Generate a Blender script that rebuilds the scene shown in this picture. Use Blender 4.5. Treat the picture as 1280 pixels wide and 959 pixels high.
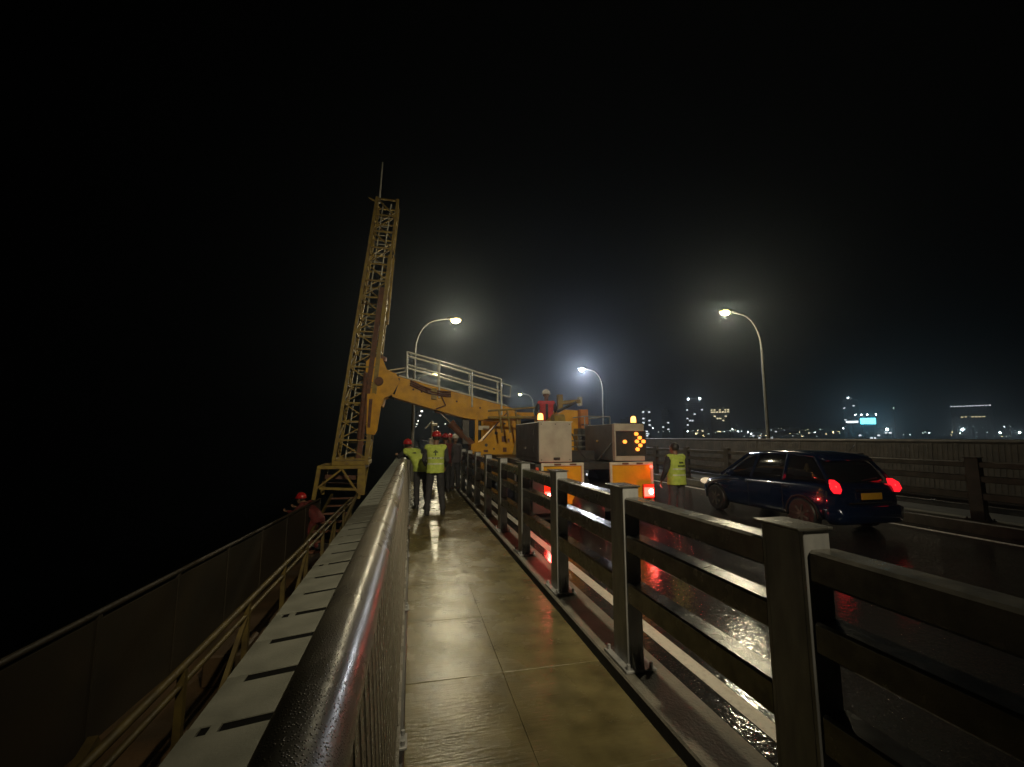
import bpy, bmesh, math, random
from mathutils import Vector as V, Matrix
from mathutils.bvhtree import BVHTree
random.seed(7)
R = math.radians
sc = bpy.context.scene
col = sc.collection
for o in list(bpy.data.objects): bpy.data.objects.remove(o)

# ------------------------------------------------------------------ camera
cd = bpy.data.cameras.new('camera'); cam = bpy.data.objects.new('camera', cd); col.objects.link(cam)
cd.sensor_width = 36; cd.lens = 36*540/1280; cd.clip_start = .05; cd.clip_end = 6000
cam.location = (0, 0, 1.67); cam.rotation_euler = (R(90+7.073), 0, R(-12.94))
sc.camera = cam

# ------------------------------------------------------------------ night sky, exposure
w = bpy.data.worlds.new('World'); sc.world = w; w.use_nodes = True
wn = w.node_tree.nodes; wl = w.node_tree.links
bg = wn['Background']
sky = wn.new('ShaderNodeTexSky'); sky.sky_type = 'NISHITA'; sky.sun_disc = False
sky.sun_elevation = R(-8); sky.sun_rotation = R(200); sky.air_density = 1.5; sky.dust_density = 2
wl.new(sky.outputs[0], bg.inputs['Color']); bg.inputs['Strength'].default_value = 0.05
vs = sc.view_settings
vs.view_transform = 'Standard'; vs.look = 'None'; vs.exposure = 0; vs.gamma = 1; vs.use_curve_mapping = False

HAZE_DENSITY = 0.0017
LAMP_W = 300.0          # watts of each sodium street lamp
WARM = (1.0, .80, .26)

# ------------------------------------------------------------------ helpers: mesh builder
class B:
    def __init__(s): s.v = []; s.f = []; s.sm = []
    def add(s, vs_, fs, smooth=False):
        n = len(s.v); s.v += [tuple(p) for p in vs_]
        s.f += [tuple(i+n for i in f) for f in fs]; s.sm += [smooth]*len(fs); return s
    def box(s, x0, x1, y0, y1, z0, z1, c=0.0):
        if c <= 0:
            vv = [(x, y, z) for x in (x0, x1) for y in (y0, y1) for z in (z0, z1)]
            return s.add(vv, [(0,1,3,2), (4,6,7,5), (0,4,5,1), (2,3,7,6), (0,2,6,4), (1,5,7,3)])
        bm = bmesh.new(); bmesh.ops.create_cube(bm, size=1)
        for v in bm.verts:
            v.co = (x0+(v.co.x+.5)*(x1-x0), y0+(v.co.y+.5)*(y1-y0), z0+(v.co.z+.5)*(z1-z0))
        bmesh.ops.bevel(bm, geom=bm.edges[:], offset=c, segments=1, affect='EDGES')
        bm.verts.index_update()
        s.add([v.co.copy() for v in bm.verts], [[v.index for v in f.verts] for f in bm.faces]); bm.free(); return s
    def frame(s, p0, p1, up=(0, 0, 1)):
        d = (V(p1)-V(p0)); d.normalize(); u = V(up)
        if abs(d.dot(u)) > .97: u = V((0, 1, 0))
        a = d.cross(u).normalized(); b = a.cross(d).normalized(); return a, b
    def beam(s, p0, p1, w_, h_, up=(0, 0, 1)):
        a, b = s.frame(p0, p1, up); vv = []
        for p in (V(p0), V(p1)):
            for i, j in ((-1,-1), (1,-1), (1,1), (-1,1)): vv.append(p+a*i*w_/2+b*j*h_/2)
        return s.add(vv, [(3,2,1,0), (4,5,6,7), (0,1,5,4), (1,2,6,5), (2,3,7,6), (3,0,4,7)])
    def tube(s, pts, r, n=8, caps=True):
        if not isinstance(r, (list, tuple)): r = [r]*len(pts)
        pts = [V(p) for p in pts]; rings = []; a = None
        for i, p in enumerate(pts):
            d = (pts[min(i+1, len(pts)-1)]-pts[max(i-1, 0)]).normalized()
            if a is None:
                u = V((0,0,1)) if abs(d.z) < .95 else V((0,1,0)); a = d.cross(u).normalized()
            a = (a-d*a.dot(d)).normalized(); b = a.cross(d)
            rings.append([p+(a*math.cos(t)+b*math.sin(t))*r[i] for t in (2*math.pi*k/n for k in range(n))])
        vv = [q for g in rings for q in g]; ff = []
        for i in range(len(pts)-1):
            for k in range(n):
                ff.append((i*n+k, (i+1)*n+k, (i+1)*n+(k+1) % n, i*n+(k+1) % n))
        s.add(vv, ff, True)
        if caps:
            s.add(rings[0], [tuple(range(n))]); s.add(rings[-1], [tuple(range(n-1, -1, -1))])
        return s
    def prism(s, poly, axis, c0, c1):
        n = len(poly)
        def P(a, b, c): return {'x': (c, a, b), 'y': (a, c, b), 'z': (a, b, c)}[axis]
        vv = [P(a, b, c0) for a, b in poly]+[P(a, b, c1) for a, b in poly]
        ff = [tuple(range(n)), tuple(range(2*n-1, n-1, -1))]+[(i, n+i, n+(i+1) % n, (i+1) % n) for i in range(n)]
        return s.add(vv, ff)
    def ell(s, c, r, n=12, m=8):
        if not isinstance(r, (list, tuple)): r = (r, r, r)
        c = V(c); vv = [c+V((0,0,r[2]))]
        for i in range(1, m):
            t = math.pi*i/m
            for k in range(n):
                a = 2*math.pi*k/n
                vv.append(c+V((r[0]*math.sin(t)*math.cos(a), r[1]*math.sin(t)*math.sin(a), r[2]*math.cos(t))))
        vv.append(c-V((0,0,r[2]))); ff = []
        for k in range(n): ff.append((0, 1+k, 1+(k+1) % n))
        for i in range(m-2):
            for k in range(n): ff.append((1+i*n+k, 1+(i+1)*n+k, 1+(i+1)*n+(k+1) % n, 1+i*n+(k+1) % n))
        L = len(vv)-1
        for k in range(n): ff.append((L, 1+(m-2)*n+(k+1) % n, 1+(m-2)*n+k))
        return s.add(vv, ff, True)
    def cap(s, p0, p1, r0, r1=None, n=12):   # tapered capsule
        r1 = r0 if r1 is None else r1
        s.tube([p0, p1], [r0, r1], n); s.ell(p0, r0*.995, n, 8); s.ell(p1, r1*.995, n, 8); return s
    def loft(s, secs, n=20, rot=0, smooth=True):  # secs: (centre, rx, ry[, power])
        vv = []
        for q in secs:
            c, rx, ry = V(q[0]), q[1], q[2]; pw = q[3] if len(q) > 3 else 1
            for k in range(n):
                t = 2*math.pi*k/n; cx, sx = math.cos(t), math.sin(t)
                x = rx*math.copysign(abs(cx)**pw, cx); y = ry*math.copysign(abs(sx)**pw, sx)
                vv.append(c+V((x*math.cos(rot)-y*math.sin(rot), x*math.sin(rot)+y*math.cos(rot), 0)))
        ff = []
        for i in range(len(secs)-1):
            for k in range(n): ff.append((i*n+k, i*n+(k+1) % n, (i+1)*n+(k+1) % n, (i+1)*n+k))
        ff.append(tuple(range(n-1, -1, -1))); m0 = (len(secs)-1)*n; ff.append(tuple(range(m0, m0+n)))
        return s.add(vv, ff, smooth)
    def mesh(s, name, mat=None, origin=(0,0,0)):
        me = bpy.data.meshes.new(name); o = V(origin)
        me.from_pydata([tuple(V(p)-o) for p in s.v], [], s.f); me.update()
        me.polygons.foreach_set('use_smooth', s.sm)
        bm = bmesh.new(); bm.from_mesh(me); bmesh.ops.recalc_face_normals(bm, faces=bm.faces[:]); bm.to_mesh(me); bm.free()
        if mat: me.materials.append(mat)
        return me

def tag(o, label=None, cat=None, group=None, kind=None):
    if label: o['label'] = label
    if cat: o['category'] = cat
    if group: o['group'] = group
    if kind: o['kind'] = kind
    return o
def thing(name, label, cat, loc=(0,0,0), group=None, rz=0):
    o = bpy.data.objects.new(name, None); col.objects.link(o); o.location = loc; o.rotation_euler[2] = rz
    o.empty_display_size = .2; o['O'] = tuple(loc) if rz == 0 else (0,0,0)
    return tag(o, label, cat, group)
def part(name, b, mat, parent, label=None, kind=None):      # b: builder in world coordinates (or a ready mesh in local ones)
    root = parent
    while root is not None and root.parent is not None: root = root.parent
    org = root.get('O', (0,0,0)) if root is not None else (0,0,0)
    me = b if isinstance(b, bpy.types.Mesh) else b.mesh(name, mat, org)
    o = bpy.data.objects.new(name, me); col.objects.link(o); o.parent = parent
    return tag(o, label, kind=kind)
def solo(name, b, mat, label=None, cat=None, group=None, kind=None):
    o = bpy.data.objects.new(name, b.mesh(name, mat)); col.objects.link(o); return tag(o, label, cat, group, kind)
def inst(name, me, parent, loc, kind=None, rot=None):
    o = bpy.data.objects.new(name, me); col.objects.link(o); o.parent = parent; o.location = loc
    if rot: o.rotation_euler = rot
    return tag(o, kind=kind)
def kids(o): return [c for c in bpy.data.objects if c.parent == o]
def copy_tree(o, loc, label=None, rz=None):
    ch = {}
    for c in bpy.data.objects: ch.setdefault(c.parent, []).append(c)
    def rec(q, par):
        c = q.copy(); col.objects.link(c); c.parent = par
        for k in ch.get(q, []): rec(k, c)
        return c
    c = rec(o, None); c.location = loc
    if rz is not None: c.rotation_euler[2] = rz
    if label: c['label'] = label
    return c

# ------------------------------------------------------------------ helpers: materials
def mat(name, c, rough=.5, metal=0, c2=None, scale=8, mixlo=.35, mixhi=.65, bump=0, bscale=60, bstretch=(1,1,1),
        rough2=None, rscale=3, emit=None, es=0, spec=.5, coat=0, fine=0, drops=0, dropd=.003, stretch=(1,1,1), coord='Object', bdist=.01, detail=6):
    m = bpy.data.materials.new(name); m.use_nodes = True; nt = m.node_tree; N = nt.nodes; L = nt.links
    p = N['Principled BSDF']; p.inputs['Base Color'].default_value = (*c, 1); p.inputs['Roughness'].default_value = rough
    p.inputs['Metallic'].default_value = metal; p.inputs['Specular IOR Level'].default_value = spec; p.inputs['Coat Weight'].default_value = coat
    tc = N.new('ShaderNodeTexCoord')
    def noise(sc_, st, det=6):
        mp = N.new('ShaderNodeMapping'); mp.inputs['Scale'].default_value = st; L.new(tc.outputs[coord], mp.inputs[0])
        nz = N.new('ShaderNodeTexNoise'); nz.inputs['Scale'].default_value = sc_; nz.inputs['Detail'].default_value = det
        L.new(mp.outputs[0], nz.inputs['Vector']); return nz
    if c2:
        nz = noise(scale, stretch, detail); cr = N.new('ShaderNodeValToRGB')
        cr.color_ramp.elements[0].position = mixlo; cr.color_ramp.elements[1].position = mixhi
        cr.color_ramp.elements[0].color = (*c, 1); cr.color_ramp.elements[1].color = (*c2, 1)
        L.new(nz.outputs[0], cr.inputs[0]); L.new(cr.outputs[0], p.inputs['Base Color'])
    if rough2 is not None:
        nz = noise(rscale, (1,1,1)); mr = N.new('ShaderNodeMapRange')
        mr.inputs[1].default_value = .28; mr.inputs[2].default_value = .72; mr.inputs[3].default_value = rough; mr.inputs[4].default_value = rough2
        L.new(nz.outputs[0], mr.inputs[0]); L.new(mr.outputs[0], p.inputs['Roughness'])
    if bump:
        nz = noise(bscale, bstretch, 4); bp = N.new('ShaderNodeBump'); bp.inputs['Strength'].default_value = bump
        bp.inputs['Distance'].default_value = bdist; L.new(nz.outputs[0], bp.inputs['Height']); last = bp
        if fine:
            nf = noise(fine, (1,1,1), 3); b2 = N.new('ShaderNodeBump'); b2.inputs['Strength'].default_value = .6; b2.inputs['Distance'].default_value = .0012
            L.new(nf.outputs[0], b2.inputs['Height']); L.new(last.outputs[0], b2.inputs['Normal']); last = b2
        if drops:      # standing rain drops
            vo = N.new('ShaderNodeTexVoronoi'); vo.inputs['Scale'].default_value = drops; L.new(tc.outputs[coord], vo.inputs['Vector'])
            mr2 = N.new('ShaderNodeMapRange'); mr2.inputs[1].default_value = .05; mr2.inputs[2].default_value = .38; mr2.inputs[3].default_value = 1; mr2.inputs[4].default_value = 0
            L.new(vo.outputs['Distance'], mr2.inputs[0]); b3 = N.new('ShaderNodeBump'); b3.inputs['Strength'].default_value = .9; b3.inputs['Distance'].default_value = dropd
            L.new(mr2.outputs[0], b3.inputs['Height']); L.new(last.outputs[0], b3.inputs['Normal']); last = b3
        L.new(last.outputs[0], p.inputs['Normal'])
    if emit:
        p.inputs['Emission Color'].default_value = (*emit, 1); p.inputs['Emission Strength'].default_value = es
    return m
M = {}
M['asphalt'] = mat('wet_asphalt', (.010,.010,.011), .07, c2=(.028,.027,.026), scale=90, rough2=.16, rscale=1.2, bump=1, bscale=16, bdist=.004, spec=.6, drops=44, dropd=.0062)
M['walk'] = mat('wet_concrete', (.085,.072,.032), .16, c2=(.20,.17,.08), scale=4, rough2=.36, rscale=2.2, bump=.8, bscale=18, bstretch=(.4,2.6,1), bdist=.0045, detail=10, mixlo=.3, mixhi=.7, fine=130)
M['kerb'] = mat('kerb_concrete', (.12,.115,.10), .4, c2=(.19,.18,.15), scale=6, bump=.5, bscale=50, rough2=.65)
M['slab'] = mat('cover_slab_concrete', (.15,.155,.135), .5, c2=(.23,.235,.205), scale=3, rough2=.75, bump=.3, bscale=40, mixlo=.3, mixhi=.7)
M['deck'] = mat('dark_concrete', (.06,.06,.055), .7, c2=(.09,.09,.08), scale=2, bump=.4, bscale=20)
M['line'] = mat('road_paint', (.62,.60,.54), .4, c2=(.42,.40,.36), scale=25, mixlo=.5, mixhi=.75, bump=.4, bscale=120, rough2=.55)
M['galv'] = mat('galvanised_steel', (.24,.25,.265), .36, metal=.2, c2=(.36,.365,.375), scale=14, rough2=.5, rscale=9, bump=.15, bscale=70, stretch=(1,1,.3), bdist=.004)
M['galvd'] = mat('weathered_steel', (.09,.09,.085), .17, metal=.45, c2=(.17,.165,.15), scale=10, rough2=.30, rscale=7, bump=.25, bscale=160, bdist=.003)
M['darkst'] = mat('darkened_barrier_steel', (.04,.032,.025), .5, c2=(.08,.065,.05), scale=4, rough2=.7)  # steel of the far railings, colour darkened to stand in for weak light
M['pipe'] = mat('wet_handrail_steel', (.17,.16,.14), .22, metal=0, c2=(.24,.225,.19), scale=6, rough2=.38, rscale=5, bump=.35, bscale=14, bdist=.006, drops=170, dropd=.0016)
M['bars'] = mat('wet_baluster_steel', (.15,.14,.12), .22, metal=0, c2=(.21,.195,.165), scale=9, rough2=.34, rscale=8, bump=.3, bscale=30, bdist=.004, drops=90)
M['yel'] = mat('yellow_machine_paint', (.70,.36,.012), .48, c2=(.46,.22,.012), scale=4, rough2=.55, bump=.08, bscale=30, mixlo=.4, mixhi=.8, spec=.3)
M['yel2'] = mat('faded_yellow_paint', (.30,.21,.03), .55, c2=(.15,.085,.03), scale=7, rough2=.65, mixlo=.4, mixhi=.75)
M['rust'] = mat('rusty_steel', (.16,.06,.03), .7, c2=(.09,.04,.025), scale=9, bump=.3, bscale=60)
M['yel3'] = mat('darkened_yellow_paint', (.10,.072,.018), .55, c2=(.05,.035,.012), scale=6)  # platform and gangway yellow, with the dim light put into its colour
M['cream'] = mat('cream_paint', (.62,.60,.50), .4, c2=(.48,.46,.38), scale=6)
M['white'] = mat('white_rail_paint', (.68,.68,.62), .4, c2=(.5,.5,.45), scale=10)
M['box'] = mat('scuffed_grey_panel', (.42,.38,.32), .45, c2=(.26,.22,.18), scale=3.5, rough2=.6, bump=.08, bscale=25, mixlo=.4, mixhi=.85, detail=12)
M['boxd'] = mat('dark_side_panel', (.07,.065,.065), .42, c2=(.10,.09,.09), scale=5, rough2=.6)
M['black'] = mat('black_rubber', (.012,.012,.013), .45, c2=(.02,.02,.02), scale=20, bump=.2, bscale=80)
M['rubber'] = mat('joint_rubber', (.006,.006,.006), .95, spec=.1)
M['dark'] = mat('dark_steel', (.035,.034,.035), .45, c2=(.06,.055,.05), scale=8, metal=.3)
M['orange'] = mat('orange_paint', (.50,.19,.05), .45, c2=(.40,.15,.04), scale=6)
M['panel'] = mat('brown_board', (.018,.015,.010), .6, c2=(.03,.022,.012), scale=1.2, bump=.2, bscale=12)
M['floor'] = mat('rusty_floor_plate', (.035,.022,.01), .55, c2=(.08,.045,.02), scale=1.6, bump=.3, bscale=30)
M['chrome'] = mat('bright_rod', (.6,.6,.6), .18, metal=1)
M['vest'] = mat('yellow_green_vest', (.46,.56,.10), .75, c2=(.36,.46,.08), scale=14, bump=.6, bscale=12, bdist=.02)
M['strip'] = mat('reflective_strip', (.55,.60,.42), .4, c2=(.48,.52,.38), scale=20)
M['redv'] = mat('red_vest', (.62,.06,.06), .75, c2=(.45,.04,.05), scale=12, bump=.5, bscale=14, bdist=.02)
M['redd'] = mat('dark_red_coverall', (.12,.012,.012), .85, c2=(.07,.012,.012), scale=10, bump=.5, bscale=14, bdist=.02)
M['cloth'] = mat('dark_cloth', (.022,.022,.027), .85, c2=(.035,.034,.04), scale=12, bump=.6, bscale=16, bdist=.02)
M['cloth2'] = mat('grey_cloth', (.07,.06,.07), .85, c2=(.05,.045,.055), scale=12, bump=.6, bscale=16, bdist=.02)
M['skin'] = mat('skin', (.20,.105,.065), .5, c2=(.16,.085,.055), scale=30)
M['hair'] = mat('black_hair', (.012,.01,.01), .5, c2=(.02,.018,.016), scale=60, bump=.5, bscale=90)
M['redh'] = mat('red_helmet', (.42,.015,.018), .25, c2=(.36,.015,.018), scale=9, coat=.5)
M['whith'] = mat('white_helmet', (.7,.68,.62), .3, c2=(.6,.58,.54), scale=9)
M['print'] = mat('dark_print', (.05,.075,.02), .7)
M['lampmetal'] = mat('lamp_pole_steel', (.13,.13,.12), .5, metal=.2, c2=(.10,.10,.09), scale=4)
M['lens'] = mat('lamp_lens', (.8,.75,.6), .3, emit=WARM, es=5)
M['lensf'] = mat('far_lamp_lens', (.8,.75,.6), .3, emit=(1,.95,.8), es=6)
M['lensw'] = mat('cool_lamp_lens', (.8,.8,.8), .3, emit=(.93,.95,1), es=40)
M['amber'] = mat('amber_lamp', (.8,.3,.05), .3, emit=(1,.30,.04), es=2.4)
M['beacon'] = mat('beacon_lamp', (.8,.4,.08), .3, emit=(1,.40,.09), es=4.5)
M['red'] = mat('red_lamp', (.7,.02,.02), .3, emit=(1,.045,.03), es=9)
M['redhot'] = mat('red_lamp_core', (.8,.1,.1), .3, emit=(1,.16,.12), es=150)
M['redpanel'] = mat('red_reflector', (.75,.09,.03), .3, c2=(.6,.07,.03), scale=8, coat=.5)
M['car'] = mat('dark_blue_car_paint', (.003,.012,.045), .18, c2=(.004,.014,.055), scale=3, coat=1, metal=.3)
M['glass'] = mat('tinted_glass', (.008,.009,.011), .06, spec=.8)
M['cartail'] = mat('car_tail_lamp', (.6,.02,.02), .2, emit=(1,.012,.02), es=1.6)
M['carhead'] = mat('car_head_lamp', (.7,.66,.55), .1, emit=(1,.78,.5), es=.55)
M['plate'] = mat('yellow_plate', (.62,.33,.03), .4, c2=(.55,.29,.03), scale=30)
M['water'] = mat('sea_water', (.004,.006,.008), .06, bump=.6, bscale=.35, bdist=.35, spec=.5)
M['land'] = mat('dark_land', (.02,.024,.018), .9, c2=(.03,.03,.024), scale=.02)
M['bldg'] = mat('building_concrete', (.10,.10,.105), .8, c2=(.13,.13,.13), scale=.1)
M['winw'] = mat('lit_window_white', (.5,.5,.5), .5, emit=(.9,.95,1), es=3.2)
M['winy'] = mat('lit_window_warm', (.5,.5,.4), .5, emit=(1,.85,.5), es=2.8)
M['pane'] = mat('dark_window_glass', (.01,.012,.015), .1)
M['teal'] = mat('teal_screen', (.1,.5,.6), .5, emit=(.12,.75,.95), es=8)
M['flood'] = mat('flood_lens', (.8,.8,.8), .3, emit=(.85,1,.97), es=110)
M['shorew'] = mat('shore_lamp_white', (.8,.8,.8), .3, emit=(.9,.98,1), es=45)
M['shorewd'] = mat('dim_shore_lamp', (.8,.8,.8), .3, emit=(.8,1,.95), es=12)
M['shorey'] = mat('shore_lamp_warm', (.8,.7,.5), .3, emit=(1,.72,.35), es=35)

# ================================================================== THE SETTING
YN, YF = -6.0, 240.0
ROAD = -.15
b = B(); b.box(1.86, 10.5, YN, YF, -.45, ROAD); solo('road', b, M['asphalt'], kind='structure')
b = B(); b.box(-.40, 13.2, YN, YF, -1.7, -.454); b.box(-.34, 1.86, YN, YF, -.454, -.12); b.box(10.5, 12.9, YN, YF, -.454, -.0)
solo('bridge_deck', b, M['deck'], kind='structure')
b = B(); b.box(1.50, 1.862, YN, YF, -.118, 0, .012); solo('kerb', b, M['kerb'], kind='structure')
b = B(); b.box(10.49, 11.15, YN, YF, -.2, .06, .012); solo('kerb', b, M['kerb'], kind='structure')
b = B(); b.box(2.18, 2.31, YN, YF, ROAD, ROAD+.004); b.box(9.95, 10.08, YN, YF, ROAD, ROAD+.004)
solo('road_marking', b, M['line'], kind='structure')

# walkway of concrete panels (each its own piece, a recessed joint between)
walk = solo('walkway', B().box(-.02, 1.44, YN, YF, -.118, -.045), M['deck'], kind='structure')
g = .002
ml = B().box(g-.01, .6795, g, 1-g, -.045, 0, .003).mesh('walkway_panel', M['walk'])
mr = B().box(.6805, 1.42, g, 1-g, -.045, -.001, .003).mesh('walkway_panel', M['walk'])
for k in range(-5, 50):
    inst('walkway_panel', ml, walk, (0, k+.25, random.uniform(-.002, .002)))
    inst('walkway_panel', mr, walk, (0, k+.25, random.uniform(-.002, .002)))
b = B(); k = 50
while k < 238: b.box(0, .68-g, k+.25, k+1.24, -.045, 0); b.box(.68+g, 1.42, k+.25, k+1.24, -.045, -.002); k += 1
part('walkway_panel', b, M['walk'], walk, kind='stuff')

# outer ledge of cover slabs, falling outwards, a dark slot between them
ledge = solo('ledge', B().box(-1.27, -.34, YN, YF, -1.6, -.62), M['black'], kind='structure')
part('edge_beam', B().box(-1.28, -1.20, YN, YF, -.618, -.24), M['deck'], ledge)
def slab_mesh(tongue):
    q = B(); z0, z1 = -.10, -.0
    poly = [(-1.30, 0), (-.30, 0), (-.30, .488), (-1.16, .488), (-1.16, .585), (-1.30, .585)] if tongue else \
           [(-1.30, 0), (-.30, 0), (-.30, .488), (-1.10, .488), (-1.10, .585), (-1.16, .585), (-1.16, .488), (-1.22, .488), (-1.22, .585), (-1.30, .585)]
    zz = lambda x: -.02+(x+.3)*.105
    n = len(poly)
    vv = [(x, y, zz(x)) for x, y in poly]+[(x, y, zz(x)-.11) for x, y in poly]
    ff = [tuple(range(n)), tuple(range(2*n-1, n-1, -1))]+[(i, n+i, n+(i+1) % n, (i+1) % n) for i in range(n)]
    q.add(vv, ff); return q.mesh('cover_slab', M['slab'])
sm = [slab_mesh(True), slab_mesh(False)]
qs = B(); qs.add([(x, y, -.02+(x+.3)*.105-.010-dz) for dz in (0,.03) for x, y in ((-1.25,.478),(-.30,.478),(-.30,.60),(-1.25,.60))], [(0,1,2,3),(7,6,5,4),(0,4,5,1),(1,5,6,2),(2,6,7,3),(3,7,4,0)])
st_ = qs.mesh('joint_strip', M['rubber'])
for k in range(-8, 150):
    inst('cover_slab', sm[1 if k % 3 == 1 else 0], ledge, (random.uniform(-.004, .004), k*.593+.32, random.uniform(-.004, .004)))
    inst('joint_strip', st_, ledge, (0, k*.593+.32, 0))

# water, far land
b = B(); b.add([(-3000,-600,-20), (4000,-600,-20), (4000,3500,-20), (-3000,3500,-20)], [(0,1,2,3)])
solo('sea', b, M['water'], kind='structure')
b = B(); nx, ny = 40, 10; vv = []
for j in range(ny):
    for i in range(nx):
        az = R(4+i*2.0); d = 560+j*110+40*math.sin(i*1.3)
        h = -20.5 + (0 if j == 0 else 5.5 if j == 1 else 6+j*1.6+4*math.sin(i*.9+j)+3*math.sin(i*2.1))
        vv.append((d*math.sin(az), d*math.cos(az), h))
ff = [(j*nx+i, j*nx+i+1, (j+1)*nx+i+1, (j+1)*nx+i) for j in range(ny-1) for i in range(nx-1)]
b.add(vv, ff, True); solo('far_shore', b, M['land'], kind='structure')

# ================================================================== PEDESTRIAN HANDRAIL (left)
def handrail(xc, sgn, z0, ztop, r, label, cat, first, last, nparts, mt='pipe', mb='bars'):
    t = thing('pedestrian_railing', label, cat, (xc, 0, z0))
    q = B(); q.tube([(xc, YN, ztop-r), (xc, YF, ztop-r)], r, 28); part('handrail_tube', q, M[mt], t)
    xt, xf = xc+(r-.012)*sgn, xc+.150*sgn          # bars run from under the tube outwards to the flange at its foot
    q = B(); q.box(min(xf-.03, xf+.03), max(xf-.03, xf+.03), YN, YF, z0-.10, z0+.03, .006); part('foot_flange', q, M['dark'], t)
    q = B(); q.beam((xf-.004*sgn, YN, z0+.12), (xf-.004*sgn, YF, z0+.12), .02, .025); part('bottom_rail', q, M[mb], t)
    me = B().beam((xf-xc-.005*sgn, 0, .028), (xt-xc-.005*sgn, 0, ztop-r-z0), .010, .012, (0,1,0)).mesh('baluster', M[mb])
    im = B().beam((xf-xc-.009*sgn, .95, .03), (xt-xc-.009*sgn, .95, ztop-1.0*r-z0), .012, 1.893, (0,1,0)).mesh('infill_panel', M[mb])
    y = 2.62-1.9*4
    while y < 75: inst('infill_panel', im, t, (0, y, 0)); y += 1.9
    y = first; n = 0
    rest = B()
    while y < last:
        if n < nparts: inst('baluster', me, t, (0, y, 0))
        else: rest.beam((xf-.005*sgn, y, z0+.028), (xt-.005*sgn, y, ztop-r), .010, .012, (0,1,0))
        n += 1; y += .105
    if rest.v: part('baluster', rest, M['galvd'], t, kind='stuff')
    # bolted posts
    pm = B().beam((xf-xc-.03*sgn, 0, .02), (xt-xc-.03*sgn, 0, ztop-1.2*r-z0), .07, .05, (0,1,0)).mesh('rail_post', M[mb])
    fm = B().box(-.035, .035, -.06, .06, .03, .045, .003).mesh('foot_plate', M['galv'])
    bo = B().tube([(0,0,.045), (0,0,.07)], .011, 6).mesh('bolt', M['galv'])
    y = 2.62-1.9*4
    while y < 60:
        p = inst('rail_post', pm, t, (0, y, 0)); f_ = inst('foot_plate', fm, p, (xf-xc+.01*sgn, 0, 0))
        if y < 12:
            for s_ in (-1, 1): inst('bolt', bo, p, (xf-xc+.022*sgn, .042*s_, 0))
        y += 1.9
    return t
handrail(-.175, 1, 0, 1.18, .083, 'wet steel tube handrail with flat balusters along the left edge of the walkway', 'railing', -2, 60, 290)
handrail(12.75, -1, .1, 1.62, .06, 'distant outer handrail along the far side of the bridge beyond the road', 'railing', 2, 75, 60, 'darkst', 'darkst')

# ================================================================== TRAFFIC BARRIERS
def barrier(label, X0, X1, z0, y0, y1, step, rails, top, mp_='galv', mr_='galvd'):
    t = thing('traffic_barrier', label, 'barrier', ((X0+X1)/2, 0, z0))
    xm = (X0+X1)/2; w2 = (X1-X0)/2
    pb = B()                                      # H-section post, web across, two flanges
    pb.box(-w2, w2, 0, .022, .02, top-.012, .003); pb.box(-w2, w2, .20, .222, .02, top-.012, .003); pb.box(-w2, -w2+.02, .022, .20, .02, top-.012)
    pm = pb.mesh('post', M[mp_])
    cm = B().box(-w2-.035, w2+.012, -.012, .235, top-.012, top, .003).mesh('cap_plate', M[mr_])
    bm_ = B().box(-w2-.05, w2+.06, -.07, .30, 0, .02, .004).mesh('base_plate', M[mp_])
    gb = B()
    for gx in (-w2+.035, w2-.035): gb.prism([(0, .02), (-.06, .02), (-.045, .05), (0, .17)], 'x', gx-.006, gx+.006)
    gm = gb.mesh('gusset', M[mp_])
    bo = B().tube([(0,0,.02), (0,0,.055)], .015, 6).mesh('bolt', M[mp_])
    y = y0; ys = []
    while y < y1:
        ys.append(y); p = inst('post', pm, t, (0, y, 0)); inst('cap_plate', cm, p, (0,0,0)); inst('base_plate', bm_, p, (0,0,0)); inst('gusset', gm, p, (0,0,0))
        if y < 9:
            for bx in (-w2-.02, w2+.03):
                for by in (-.045, .27): inst('bolt', bo, p, (bx, by, 0))
        y += step
    rm = [B().box(-w2+.01, w2+.012, .222, step, za, zb, .012).mesh('rail', M[mr_]) for za, zb in rails]
    for y in ys[:60]:
        for m_ in rm: inst('rail', m_, t, (0, y, 0))
    return t
barrier('grey steel barrier of square posts and three rails between walkway and road', 1.575, 1.705, 0, 1.52-1.57*3, 92, 1.57,
        ((1.085, 1.215), (.815, .94), (.45, .60)), 1.30)
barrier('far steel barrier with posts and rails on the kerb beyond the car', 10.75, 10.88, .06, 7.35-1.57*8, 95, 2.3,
        ((1.02, 1.13), (.74, .86), (.40, .53)), 1.22, 'darkst', 'darkst')

# ================================================================== STREET LAMPS
def lamp_proto(kind):
    """pole at the origin, arm reaching towards +x"""
    lens = M[{'warm': 'lens', 'cool': 'lensw', 'far': 'lensf'}[kind]]
    root = thing('street_lamp', '', 'street lamp', (0,0,0), 'street lamps along the bridge')
    p = B(); pts = [(0,0,-.1), (0,0,5.0)]+[(.95-.95*math.cos(t), 0, 5.0+1.32*math.sin(t)) for t in (R(a) for a in (15,30,45,60,75,90))]+[(1.25, 0, 6.38)]
    p.tube(pts, [.07,.05,.042,.038,.034,.032,.030,.028,.027], 12)
    part('pole', p, M['lampmetal'], root)
    p = B(); p.tube([(0,0,-.12), (0,0,.55)], .10, 12); part('base_sleeve', p, M['lampmetal'], root)
    h = B(); h.loft([((1.50,0,6.36), .30, .12), ((1.50,0,6.40), .31, .125), ((1.48,0,6.45), .24, .10), ((1.46,0,6.48), .12, .05)], 16)
    hd = part('lamp_head', h, M['lampmetal'], root)
    l = B(); l.ell((1.56,0,6.34), (.22,.14,.12), 14, 8); part('lens', l, lens, hd)
    return root
wp = lamp_proto('warm'); cp = lamp_proto('cool'); fp = lamp_proto('far')
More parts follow.
